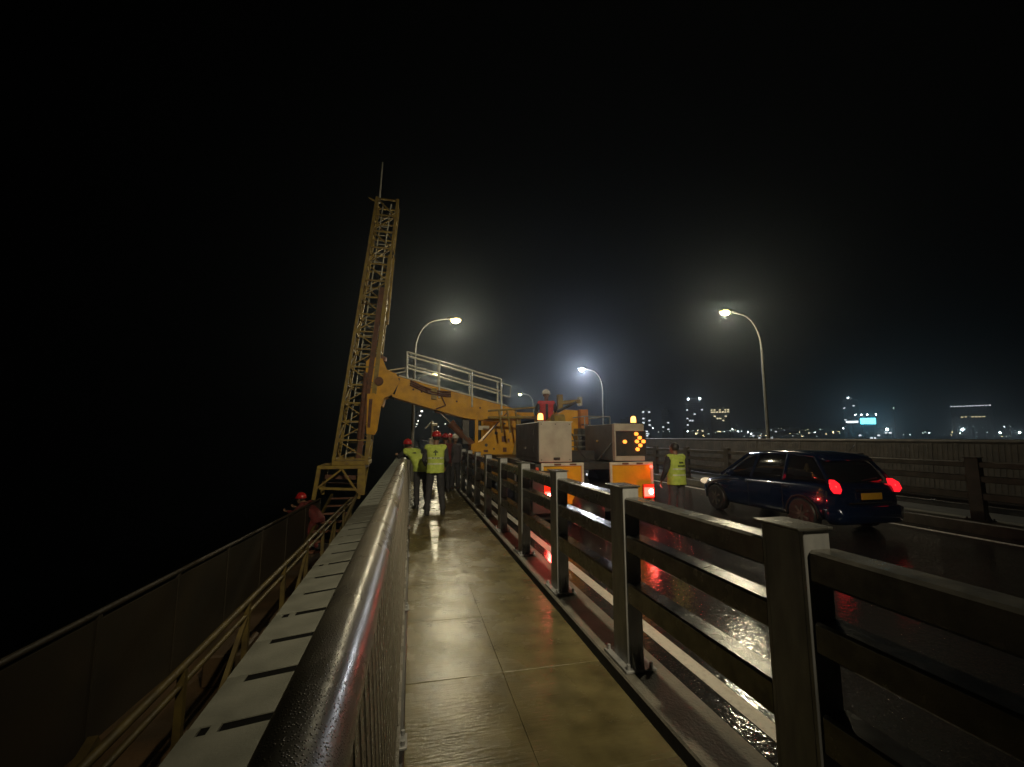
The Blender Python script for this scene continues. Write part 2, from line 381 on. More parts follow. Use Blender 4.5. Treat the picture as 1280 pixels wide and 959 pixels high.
def lamp(proto, loc, rz, label, energy, colr, real=True, aim=None):
    r = copy_tree(proto, loc, label, rz)
    if real:
        ld = bpy.data.lights.new('street_light', 'POINT'); ld.energy = energy; ld.color = colr; ld.shadow_soft_size = .09
        lo = bpy.data.objects.new('bulb', ld); col.objects.link(lo); lo.parent = r; lo.location = (1.56, 0, 6.16)
        if aim:      # luminaire thrown along the road
            ld.type = 'SPOT'; ld = lo.data; ld.spot_size = R(92); ld.spot_blend = 1.0
            lo.rotation_euler = (V(aim)-V(loc)-V((1.56,0,6.16))).to_track_quat('-Z', 'Y').to_euler()
    return r
LC = (1, .88, .58)
lamps = [
 (wp, (.03, -1.6, 0), 0, 'tall street lamp behind the viewer at the near end of the walkway', LAMP_W*8.5, (1,.85,.55), True, (2.0, 13, .4)),
 (wp, (.02, 17.0, 0), 0, 'street lamp with curved arm glowing yellow above the white guard rail', LAMP_W*1.8, LC, True),
 (wp, (.02, 32.5, 0), 0, 'second left-hand street lamp, small and seen through the white guard rail', LAMP_W*2, LC, True),
 (wp, (13.15, 13.9, .1), math.pi, 'street lamp with yellow light standing alone over the far barrier on the right', LAMP_W*1.7, LC, True),
 (cp, (13.15, 28.4, .1), math.pi, 'bright white street lamp above the grey box of the truck', LAMP_W*6, (.9,.93,1), True),
 (wp, (13.15, 46.5, .1), math.pi, 'small distant street lamp just left of the worker on the truck', LAMP_W*2, (.95,.97,.85), True),
]
for a_ in lamps: lamp(*a_)
ords = ('third', 'fourth', 'fifth', 'sixth', 'seventh', 'eighth', 'ninth')
for i, y in enumerate((48, 64, 80, 96, 128, 160, 200)):
    lamp(fp, (.02, y, 0), 0, ords[i]+' visible street lamp along the left handrail, tiny under the yellow boom', 0, LC, False)
ords = ('fourth', 'fifth', 'sixth', 'seventh', 'eighth', 'ninth')
for i, y in enumerate((62, 78, 94, 126, 158, 200)):
    lamp(fp, (13.15, y, .1), math.pi, ords[i]+' street lamp of the far right row, tiny beyond the truck', 0, LC, False)
def drop(o):
    for k in kids(o): drop(k)
    bpy.data.objects.remove(o)
drop(wp); drop(cp); drop(fp)

# ================================================================== BRIDGE INSPECTION TRUCK
T = thing('bridge_inspection_truck', 'yellow bridge inspection truck with grey rear boxes, boom over railing and lattice mast', 'truck', (3.9, 8.7, ROAD))
YR = 8.7
# chassis and body
part('chassis', B().box(2.75, 5.0, YR+.25, 17.5, .42, .62, .02), M['dark'], T)
part('flatbed', B().box(2.5, 5.2, YR+.05, 15.6, .98, 1.12, .01), M['dark'], T)
part('side_skirt', B().box(2.50, 2.55, YR+1.9, 12.2, .38, .97), M['boxd'], T)
part('side_skirt', B().box(5.14, 5.19, YR+1.9, 12.2, .38, .97), M['boxd'], T)
# cab at the front
cab = B(); cab.prism([(15.8,.45), (18.0,.45), (18.1,1.35), (17.75,2.55), (15.8,2.6)], 'x', 2.55, 5.1); cb = part('cab', cab, M['yel'], T)
part('cab_window', B().prism([(16.3,1.55), (17.85,1.55), (17.6,2.35), (16.3,2.35)], 'x', 2.52, 2.545), M['glass'], cb)
part('rear_window', B().box(3.1, 4.5, 15.76, 15.79, 1.7, 2.35), M['glass'], cb)
# rear panels
def rear_panel(x0, x1):
    pn = part('rear_panel', B().box(x0+.05, x1-.05, YR+.03, YR+.09, .28, 1.07, .01), M['yel'], T)
    f_ = B(); f_.box(x0, x1, YR, YR+.05, 1.07, 1.135, .006); f_.box(x0, x0+.05, YR, YR+.05, .26, 1.07, .006); f_.box(x1-.05, x1, YR, YR+.05, .26, 1.07, .006)
    part('frame', f_, M['cream'], pn)
    for xx in (x0+.28, x0+.62): part('marker_plate', B().box(xx, xx+.15, YR-.008, YR, 1.085, 1.12), M['rust'], pn)
    return pn
rear_panel(2.62, 3.56); rear_panel(4.16, 5.18)
part('rear_bumper', B().box(2.5, 5.22, YR+.02, YR+.14, .10, .24, .015), M['dark'], T)
part('tail_board', B().box(2.42, 2.98, YR-.03, YR+.0, .12, .98, .01), M['dark'], T)
# grey boxes
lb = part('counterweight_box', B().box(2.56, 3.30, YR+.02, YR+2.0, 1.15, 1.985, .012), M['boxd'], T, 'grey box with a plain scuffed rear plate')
part('rear_plate', B().box(2.57, 3.29, YR-.015, YR+.018, 1.155, 1.98, .006), M['box'], lb)
part('top_edge', B().box(2.545, 3.315, YR-.02, YR+.05, 1.983, 2.0), M['cream'], lb)
part('latch', B().box(2.53, 2.556, YR+.9, YR+1.05, 1.40, 1.44, .004), M['chrome'], lb)
part('latch', B().box(2.88, 3.02, YR-.04, YR-.016, 1.20, 1.25, .006), M['dark'], lb)
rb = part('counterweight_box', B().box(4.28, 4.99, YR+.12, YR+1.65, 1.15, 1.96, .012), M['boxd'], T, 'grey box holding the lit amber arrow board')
fr = B(); fr.box(4.28, 4.99, YR, YR+.118, 1.80, 1.965, .006); fr.box(4.28, 4.99, YR, YR+.118, 1.16, 1.26, .006); fr.box(4.28, 4.31, YR, YR+.118, 1.26, 1.80)
part('front_frame', fr, M['box'], rb)
part('latch', B().box(4.255, 4.276, YR+.8, YR+.92, 1.55, 1.60, .004), M['chrome'], rb)
ar = part('arrow_board', B().box(4.312, 5.06, YR+.06, YR+.115, 1.262, 1.798), M['dark'], T)
for x, z in ((4.82,1.74), (4.90,1.655), (4.83,1.575), (4.99,1.575), (4.91,1.49), (4.84,1.405), (4.54,1.57)):
    l = B(); l.tube([(x, YR+.015, z), (x, YR+.058, z)], .039, 14); part('arrow_lamp', l, M['amber'], ar)
def beacon(x, y, z):
    q = B(); q.tube([(x,y,z), (x,y,z+.03)], .075, 14); bb = part('beacon_base', q, M['dark'], T)
    q = B(); q.tube([(x,y,z+.03), (x,y,z+.13)], [.06,.055], 14); q.ell((x,y,z+.13), (.055,.055,.045), 14, 8); part('beacon_dome', q, M['beacon'], bb)
beacon(2.64, YR+.1, 2.0); beacon(4.85, YR+.2, 1.965)
# tail lamps
def tail(x0, x1, z0, z1, hx, hz):
    c = part('tail_lamp', B().box(x0, x1, YR-.045, YR-.0, z0, z1, .008), M['redpanel'], T)
    q = B(); q.ell((hx, YR-.055, hz), (.05,.02,.055), 14, 8); part('lit_bulb', q, M['redhot'], c)
    q = B(); q.box(x0+.02, x1-.02, YR-.055, YR-.045, hz-.10, hz+.09); part('lit_lens', q, M['red'], c)
tail(2.66, 2.86, .34, .72, 2.78, .47); tail(4.90, 5.16, .36, .66, 5.08, .50)
for x, z in ((2.78, .47), (5.08, .50)):       # the light the two lit tail lamps give
    ld = bpy.data.lights.new('tail_light', 'POINT'); ld.energy = 9; ld.color = (1,.03,.03); ld.shadow_soft_size = .04
    lo = bpy.data.objects.new('bulb', ld); col.objects.link(lo); lo.parent = T; lo.location = (x-3.9, -.14, z-ROAD)
for x, z in ((2.52, 1.02), (5.11, 1.03), (2.50, .46)):
    q = B(); q.ell((x, YR-.03, z), (.038,.03,.038), 12, 8); part('marker_lamp', q, M['red'] if x != 2.52 else M['redpanel'], T)
# wheels and guards
def wheel(x0, x1, y, r=.50):
    q = B(); q.tube([(x0,y,ROAD+r), (x0+.03,y,ROAD+r), (x1-.03,y,ROAD+r), (x1,y,ROAD+r)], [r-.05, r, r, r-.05], 28)
    wh = part('wheel', q, M['black'], T)
    q = B(); q.tube([(x0-.012,y,ROAD+r), (x0+.01,y,ROAD+r)], .27, 20); part('rim', q, M['dark'], wh)
    for k in range(8):
        t = 2*math.pi*k/8; q = B(); q.tube([(x0-.03, y+.17*math.cos(t), ROAD+r+.17*math.sin(t)), (x0-.012, y+.17*math.cos(t), ROAD+r+.17*math.sin(t))], .018, 6); part('wheel_nut', q, M['chrome'], wh)
for y in (YR+.75, YR+1.95, 16.9):
    wheel(2.6, 3.2, y); wheel(4.6, 5.15, y)
q = B()
for i in range(9):
    t0, t1 = R(10+i*18), R(10+(i+1)*18); cy = YR+.75; cz = ROAD+.5
    q.beam((3.3, cy-.62*math.cos(t0), cz+.60*math.sin(t0)), (3.3, cy-.62*math.cos(t1), cz+.60*math.sin(t1)), .95, .02)
part('mudguard', q, M['black'], T)
part('spare_wheel', B().tube([(3.30, YR-.12, .10), (3.34, YR-.12, .10), (3.78, YR-.12, .10), (3.82, YR-.12, .10)], [.30,.36,.36,.30], 28), M['black'], T)
# deck ladder, toolbox stack and rails between and behind the boxes
part('deck_box', B().box(3.42, 4.2, YR+.9, YR+1.5, 1.12, 1.35, .01), M['dark'], T)
part('deck_box', B().box(4.3, 5.0, YR+2.2, YR+4.2, 1.12, 1.9, .01), M['galvd'], T)
gr = B()
for i in range(4):
    z = 1.30+i*.14; gr.beam((3.46, YR+1.2, z), (4.1, YR+1.2, z), .03, .03)
part('step_rack', gr, M['lampmetal'], T)
q = B()
for x in (4.3, 5.0):
    for y in (YR+1.7, YR+3.0, YR+4.2): q.tube([(x,y,1.9), (x,y,2.2)], .015, 6)
    q.tube([(x,YR+1.7,2.2), (x,YR+4.2,2.2)], .016, 6)
q.tube([(4.3,YR+4.2,2.2), (5.0,YR+4.2,2.2)], .016, 6); q.tube([(4.3,YR+1.7,2.2), (5.0,YR+1.7,2.2)], .016, 6)
part('deck_railing', q, M['galv'], T)
for y in (YR+.35, YR+1.65):
    part('door_hinge', B().box(2.545, 2.558, y, y+.05, 1.35, 1.47), M['dark'], lb); part('door_hinge', B().box(2.545, 2.558, y, y+.05, 1.72, 1.84), M['dark'], lb)
part('door_seam', B().box(2.552, 2.561, YR+.2, YR+1.9, 1.24, 1.247), M['black'], lb)
for x in (2.62, 2.93, 3.24):
    for z in (1.20, 1.94): q = B(); q.tube([(x,YR-.022,z), (x,YR-.014,z)], .012, 8); part('screw', q, M['dark'], lb)
for x in (2.72, 4.88): part('mudflap', B().box(x-.12, x+.42, YR+.16, YR+.175, ROAD+.12, .40), M['black'], T)
q = B(); q.tube([(3.32,YR+.05,1.75), (3.45,YR+.03,1.4), (3.62,YR+.05,1.22), (3.9,YR+.06,1.18), (4.26,YR+.1,1.55)], .012, 6); part('loose_cable', q, M['black'], T)
# turret: winch cradle behind the left box
q = B(); q.prism([(3.5,1.12), (4.5,1.12), (4.5,2.40), (4.05,2.42), (3.5,1.95)], 'y', 11.2, 12.6); tr = part('turret', q, M['yel'], T)
part('orange_post', B().box(4.42, 4.66, 11.0, 11.18, 1.45, 2.42, .015), M['orange'], T)
part('cross_arm', B().beam((3.95, 11.5, 2.62), (4.62, 11.5, 2.68), .12, .10), M['yel2'], T)
part('stub_post', B().box(3.96, 4.10, 11.45, 11.6, 2.4, 2.86, .01), M['yel2'], T)
part('stub_post', B().box(4.58, 4.68, 11.45, 11.6, 2.55, 2.80, .01), M['cream'], T)
part('control_lever', B().tube([(3.8,11.1,2.35), (4.35,11.1,2.62)], .035, 8), M['dark'], T)
part('hose_drum', B().tube([(3.6,10.9,2.1), (3.9,10.9,2.1)], .17, 14), M['yel2'], T)
q = B(); q.tube([(2.2,12.8,2.45), (3.6,12.4,2.55)], .03, 8); q.tube([(2.2,12.8,2.25), (3.6,12.4,2.25)], .04, 8)
for x in (2.5, 2.75, 3.0): q.tube([(x,12.6,2.45), (x+.1,12.6,1.8)], .03, 6)
part('deck_frame', q, M['yel2'], T)
part('pipe_run', B().tube([(4.70,11.0,1.2), (4.70,11.0,2.0), (4.45,11.0,2.0)], .02, 8), M['lampmetal'], T)

# ---- boom (across the railing, from the turntable to the mast)
YA = 14.0
top = lambda x: 3.57-.256*(x+.6)       # top line of the boom
bo_ = B()
bp = [(-.75, top(-.75)), (3.15, top(3.15)), (3.36, 2.42), (3.36, 1.34), (3.26, 1.10), (2.02, 1.10), (1.82, 1.22), (1.84, 1.44), (2.16, 1.54), (2.76, 2.16), (2.02, 2.22), (1.62, 2.27), (.34, 2.62), (-.62, 2.90)]
bo_.prism(bp, 'y', YA-.30, YA+.30); boom = part('boom', bo_, M['yel'], T)
# web plates, ribs, holes and brackets standing proud on the near side
part('side_plate', B().prism([(2.18,1.56), (2.92,2.40), (3.10,2.50), (3.26,2.36), (3.22,1.14), (2.05,1.14)], 'y', YA-.33, YA-.301), M['yel'], boom)
part('edge_rib', B().prism([(3.26,2.42), (3.42,2.36), (3.42,1.62), (3.26,1.02), (3.12,1.02), (3.27,1.62)], 'y', YA-.38, YA-.331), M['yel2'], boom)
part('weld_rib', B().beam((2.20,YA-.345,1.58), (2.96,YA-.345,2.44), .03, .03), M['rust'], boom)
part('base_flange', B().box(1.85, 3.28, YA-.36, YA+.36, .99, 1.058), M['dark'], boom)
for x, z, r_ in ((2.62,1.80,.055), (2.30,1.42,.05), (2.55,1.30,.03), (2.9,2.1,.03)):
    q = B(); q.tube([(x,YA-.345,z), (x,YA-.331,z)], r_, 12); part('bolt_hole', q, M['dark'], boom)
for x0, x1, z0, z1 in ((2.80,2.93,1.52,1.70), (2.84,2.96,1.20,1.34), (2.22,2.36,1.20,1.27), (2.99,3.06,1.50,1.62)):
    part('cover_plate', B().box(x0, x1, YA-.344, YA-.331, z0, z1), M['rust'], boom)
part('label_plate', B().box(2.10, 2.46, YA+.04, YA+.08, 1.90, 2.04, .01), M['cream'], boom)
part('upright_strut', B().beam((2.0, YA-.2, 2.24), (2.0, YA-.2, 1.40), .10, .10), M['yel'], boom)
part('back_plate', B().box(1.58, 1.78, YA-.1, YA+.2, 1.45, 2.26), M['dark'], boom)
part('walk_plate', B().beam((-.45,YA,top(-.45)+.03), (3.0,YA,top(3.0)+.03), .66, .035), M['cream'], boom)
q = B()
for dz, y_, r_ in ((.0,YA-.36,.032), (-.06,YA-.37,.028), (.07,YA-.35,.03)):
    q.tube([(x, y_, top(x)-.10+dz-.10*math.sin((x+.1)*2.4)) for x in [-.1+.14*i for i in range(10)]], r_, 8)
q.tube([(.85,YA-.36,top(.85)-.22), (1.0,YA-.40,top(1.0)-.5), (.7,YA-.36,top(.7)-.7)], .02, 6)
part('hydraulic_hoses', q, M['rust'], boom)
part('hose_bracket', B().box(.55, .72, YA-.38, YA-.302, top(.6)-.42, top(.6)-.08), M['yel2'], boom)
for x in (.0, .25, 1.35, 2.1):
    q = B(); q.tube([(x,YA-.315,top(x)-.28), (x,YA-.30,top(x)-.28)], .03, 10); part('rivet', q, M['rust'], boom)
# luffing cylinder below the boom
part('cylinder_lug', B().prism([(.62,2.62), (.95,2.52), (.88,2.40), (.70,2.45)], 'y', YA-.12, YA+.12), M['rust'], boom)
part('piston_rod', B().tube([(.80,YA,2.50), (1.25,YA,2.06)], .032, 10), M['chrome'], boom)
cy = part('luffing_cylinder', B().tube([(1.22,YA,2.09), (2.02,YA,1.30)], .115, 16), M['rust'], boom)
part('cylinder_collar', B().tube([(1.18,YA,2.13), (1.27,YA,2.04)], .14, 16), M['rust'], cy)
part('cylinder_foot', B().box(1.80, 2.3, YA-.22, YA+.22, 1.14, 1.40, .03), M['rust'], cy)
# white guard rails either side of the boom top
def guard(y_):
    r0 = .028; xs = (-.22, .78, 1.82, 2.78)
    for i, x in enumerate(xs):
        lo = -.05 if y_ > YA else -.33
        part('stanchion', B().tube([(x+.02,y_,top(x)+(lo if i else 0)), (x,y_,top(x)+.84)], r0, 8), M['white'], boom)
    for hgt in (.84, .44):
        part('guard_rail', B().tube([(-.22,y_,top(-.22)+hgt), (2.78,y_,top(2.78)+hgt)], r0, 8), M['white'], boom)
guard(YA-.33); guard(YA+.33)
part('end_loop', B().tube([(2.78,YA+.33,top(2.78)+.84), (3.22,YA+.33,top(3.22)+.82), (3.25,YA+.33,top(3.22)+.80), (3.22,YA+.33,top(3.22)+.42), (2.78,YA+.33,top(2.78)+.43)], .023, 8), M['white'], boom)
part('end_rail', B().tube([(-.22,YA-.33,top(-.22)+.84), (-.22,YA+.33,top(-.22)+.84)], .023, 8), M['white'], boom)
q = B(); q.tube([(-.95,YA+.2,3.62), (-.2,YA+.2,3.78)], .018, 6); q.tube([(-.95,YA+.2,3.76), (-.2,YA+.2,3.90)], .018, 6); part('stay_rail', q, M['white'], boom)
part('outrigger_light', B().beam((1.9,13.0,1.0), (3.0,13.0,.93), .05, .03), M['cream'], T)
part('outrigger_foot', B().beam((2.95,12.9,.98), (3.18,12.9,1.10), .10, .07), M['cream'], T)

# ---- lattice mast
mast = part('mast', B().box(-2.24, -1.22, 13.5, 14.5, .86, .98, .01), M['yel2'], T)
def cor(z, i, j):       # the four chords lean towards the bridge and taper upwards
    t = (z-.98)/8.35; cx = -1.74+.76*t; w_ = .46-.14*t; d_ = .44-.13*t
    return V((cx+w_*i, YA+d_*j, z))
Z0, Z1 = .98, 9.33
for i in (-1, 1):
    for j in (-1, 1):
        part('chord', B().beam(cor(Z0,i,j), cor(Z1,i,j), .085, .085, (0,1,0)), M['yel2'], mast)
NB = 15; zs = [Z0+.05+(Z1-Z0-.1)*k/NB for k in range(NB+1)]
sides = [((-1,-1),(1,-1)), ((1,-1),(1,1)), ((1,1),(-1,1)), ((-1,1),(-1,-1))]
for k, z in enumerate(zs):
    for s_, (a, c) in enumerate(sides):
        part('rung', B().beam(cor(z,*a), cor(z,*c), .045, .045), M['yel2'], mast)
        if k < NB:
            z2 = zs[k+1]; a_, c_ = (a, c) if (k+s_) % 2 else (c, a)
            part('brace', B().beam(cor(z,*a_), cor(z2,*c_), .035, .035), M['yel2'], mast)
# inner sliding section, ladder and rusty lift cylinder inside the lower half
def off(z, dx, dy=0): 
    t = (z-.98)/8.35; return V((-1.74+.76*t+dx, YA+dy, z))
part('slide_beam', B().beam(off(1.0,.22,-.40), off(6.3,.22,-.40), .14, .10, (0,1,0)), M['rust'], mast)
part('slide_beam', B().beam(off(1.0,.44,-.42), off(7.4,.33,-.36), .12, .08, (0,1,0)), M['yel2'], mast)
part('slide_beam', B().beam(off(5.2,.50,-.1), off(7.4,.42,-.1), .06, .06, (0,1,0)), M['yel2'], mast)
part('ladder_rail', B().tube([off(1.0,-.18,-.2), off(9.2,-.12,-.2)], .02, 6), M['cream'], mast)
part('ladder_rail', B().tube([off(1.0,.12,-.2), off(9.2,.12,-.2)], .02, 6), M['cream'], mast)
for k in range(26): part('ladder_rung', B().tube([off(1.2+k*.3,-.18,-.2), off(1.2+k*.3,.12,-.2)], .013, 5), M['cream'], mast)
q = B(); q.tube([off(7.3,.40,-.38), off(7.55,.38,-.38), off(7.3,.5,-.2)], .02, 6); part('hose_loop', q, M['chrome'], mast)
q = B(); q.beam(off(9.33,-.34,0), off(9.33,-.62,0)+V((0,0,.12)), .05, .04); part('top_arm', q, M['yel2'], mast)
q = B(); q.tube([off(9.3,-.28,0), off(10.75,-.36,0)], [.035,.02], 6); part('top_pole', q, M['cream'], mast)
# rotator between boom and mast
rt = part('rotator', B().prism([(-1.42,3.05), (-1.42,3.95), (-1.28,4.10), (-.95,4.06), (-.80,3.72), (-.52,3.60), (-.42,3.36), (-.62,2.96), (-.85,2.85), (-.9,2.6), (-1.42,2.6)], 'y', YA-.40, YA+.36), M['yel'], T)
part('swivel_ring', B().tube([(-.70,YA,3.28), (-.48,YA,3.22)], .40, 24), M['dark'], rt)
part('swivel_ring', B().tube([(-1.15,YA,4.08), (-1.13,YA,4.20)], .30, 20), M['rust'], rt)
part('bracket_plate', B().prism([(-1.32,1.76), (-1.34,2.95), (-1.14,2.98), (-.90,2.84), (-1.02,1.86), (-1.08,1.74)], 'y', YA-.50, YA-.42), M['yel'], rt)
part('bracket_slot', B().prism([(-1.30,1.95), (-1.28,2.80), (-1.18,2.80), (-1.22,1.95)], 'y', YA-.515, YA-.50), M['rust'], rt)
part('lift_cylinder', B().tube([(-1.52,YA-.45,1.6), (-1.40,YA-.45,3.6)], .07, 12), M['rust'], rt)
part('pin_boss', B().tube([(-1.02,YA-.50,3.35), (-1.02,YA-.40,3.35)], .13, 14), M['rust'], rt)
# base frame under the mast
bx0, bx1, by0, by1, bz0, bz1 = -2.60, -1.30, 13.35, 14.65, .02, .86
base = part('base_frame', B().box(bx0, bx1, by0, by1, bz1-.10, bz1, .01), M['yel2'], T)
for x in (bx0+.05, bx1-.06):
    for y in (by0+.05, by1-.05): part('leg', B().beam((x,y,bz1-.1), (x-.10,y,bz0-.1), .10, .10, (0,1,0)), M['yel2'], base)
part('leg_plate', B().box(bx1-.20, bx1+.02, by0-.02, by0+.04, bz0+.0, bz1-.1, .006), M['yel2'], base, 'solid yellow-green leg plate')
part('brace', B().beam((-1.93,by0+.03,bz1-.10), (-2.62,by0+.03,bz0+.18), .07, .05), M['yel2'], base)
part('brace', B().beam((-1.93,by0+.03,bz1-.10), (-1.50,by0+.03,bz0+.1), .07, .05), M['yel2'], base)
part('cross_tie', B().beam((-2.5,by0,bz0+.22), (-1.5,by0,bz0+.16), .10, .06), M['yel2'], base)
part('cross_tie', B().beam((-2.5,by1,bz0+.22), (-1.5,by1,bz0+.16), .10, .06), M['rust'], base)
part('hanger_beam', B().beam((-2.45,by0+.5,bz0+.5), (-1.5,by0+.5,bz0+.45), .12, .12), M['rust'], base)
# gangway from the base frame down to the platform
PZ = -1.15
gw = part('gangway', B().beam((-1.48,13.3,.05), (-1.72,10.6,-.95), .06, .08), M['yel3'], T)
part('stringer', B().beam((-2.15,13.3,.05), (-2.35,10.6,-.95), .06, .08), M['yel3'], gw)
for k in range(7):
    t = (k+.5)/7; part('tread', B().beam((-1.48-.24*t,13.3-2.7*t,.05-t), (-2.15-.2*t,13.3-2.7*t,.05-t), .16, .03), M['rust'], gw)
# working platform hanging outside the bridge
def pl(y):   # outer edge
    return -2.38-(12.6-y)*.062
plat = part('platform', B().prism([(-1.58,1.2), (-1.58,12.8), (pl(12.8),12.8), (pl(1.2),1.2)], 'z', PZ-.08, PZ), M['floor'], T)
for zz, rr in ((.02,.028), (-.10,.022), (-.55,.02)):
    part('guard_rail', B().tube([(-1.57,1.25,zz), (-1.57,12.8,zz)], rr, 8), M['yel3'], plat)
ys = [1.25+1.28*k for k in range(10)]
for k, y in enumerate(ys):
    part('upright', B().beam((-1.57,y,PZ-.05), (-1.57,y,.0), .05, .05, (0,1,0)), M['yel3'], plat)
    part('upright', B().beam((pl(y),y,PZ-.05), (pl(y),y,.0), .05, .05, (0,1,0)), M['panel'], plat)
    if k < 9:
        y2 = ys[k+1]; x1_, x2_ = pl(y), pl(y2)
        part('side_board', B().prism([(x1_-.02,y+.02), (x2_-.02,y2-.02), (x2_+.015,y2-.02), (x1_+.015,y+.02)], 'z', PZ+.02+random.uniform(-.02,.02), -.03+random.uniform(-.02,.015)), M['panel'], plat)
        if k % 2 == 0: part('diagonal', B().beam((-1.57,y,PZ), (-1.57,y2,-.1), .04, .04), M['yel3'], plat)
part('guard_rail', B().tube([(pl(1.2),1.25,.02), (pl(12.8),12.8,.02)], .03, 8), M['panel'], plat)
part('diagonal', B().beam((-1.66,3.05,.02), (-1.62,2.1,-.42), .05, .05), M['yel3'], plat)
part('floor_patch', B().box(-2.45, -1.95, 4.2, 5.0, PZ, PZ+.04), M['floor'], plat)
part('tool_box', B().box(-2.25, -1.85, 5.9, 6.5, PZ, PZ+.34, .02), M['floor'], plat)

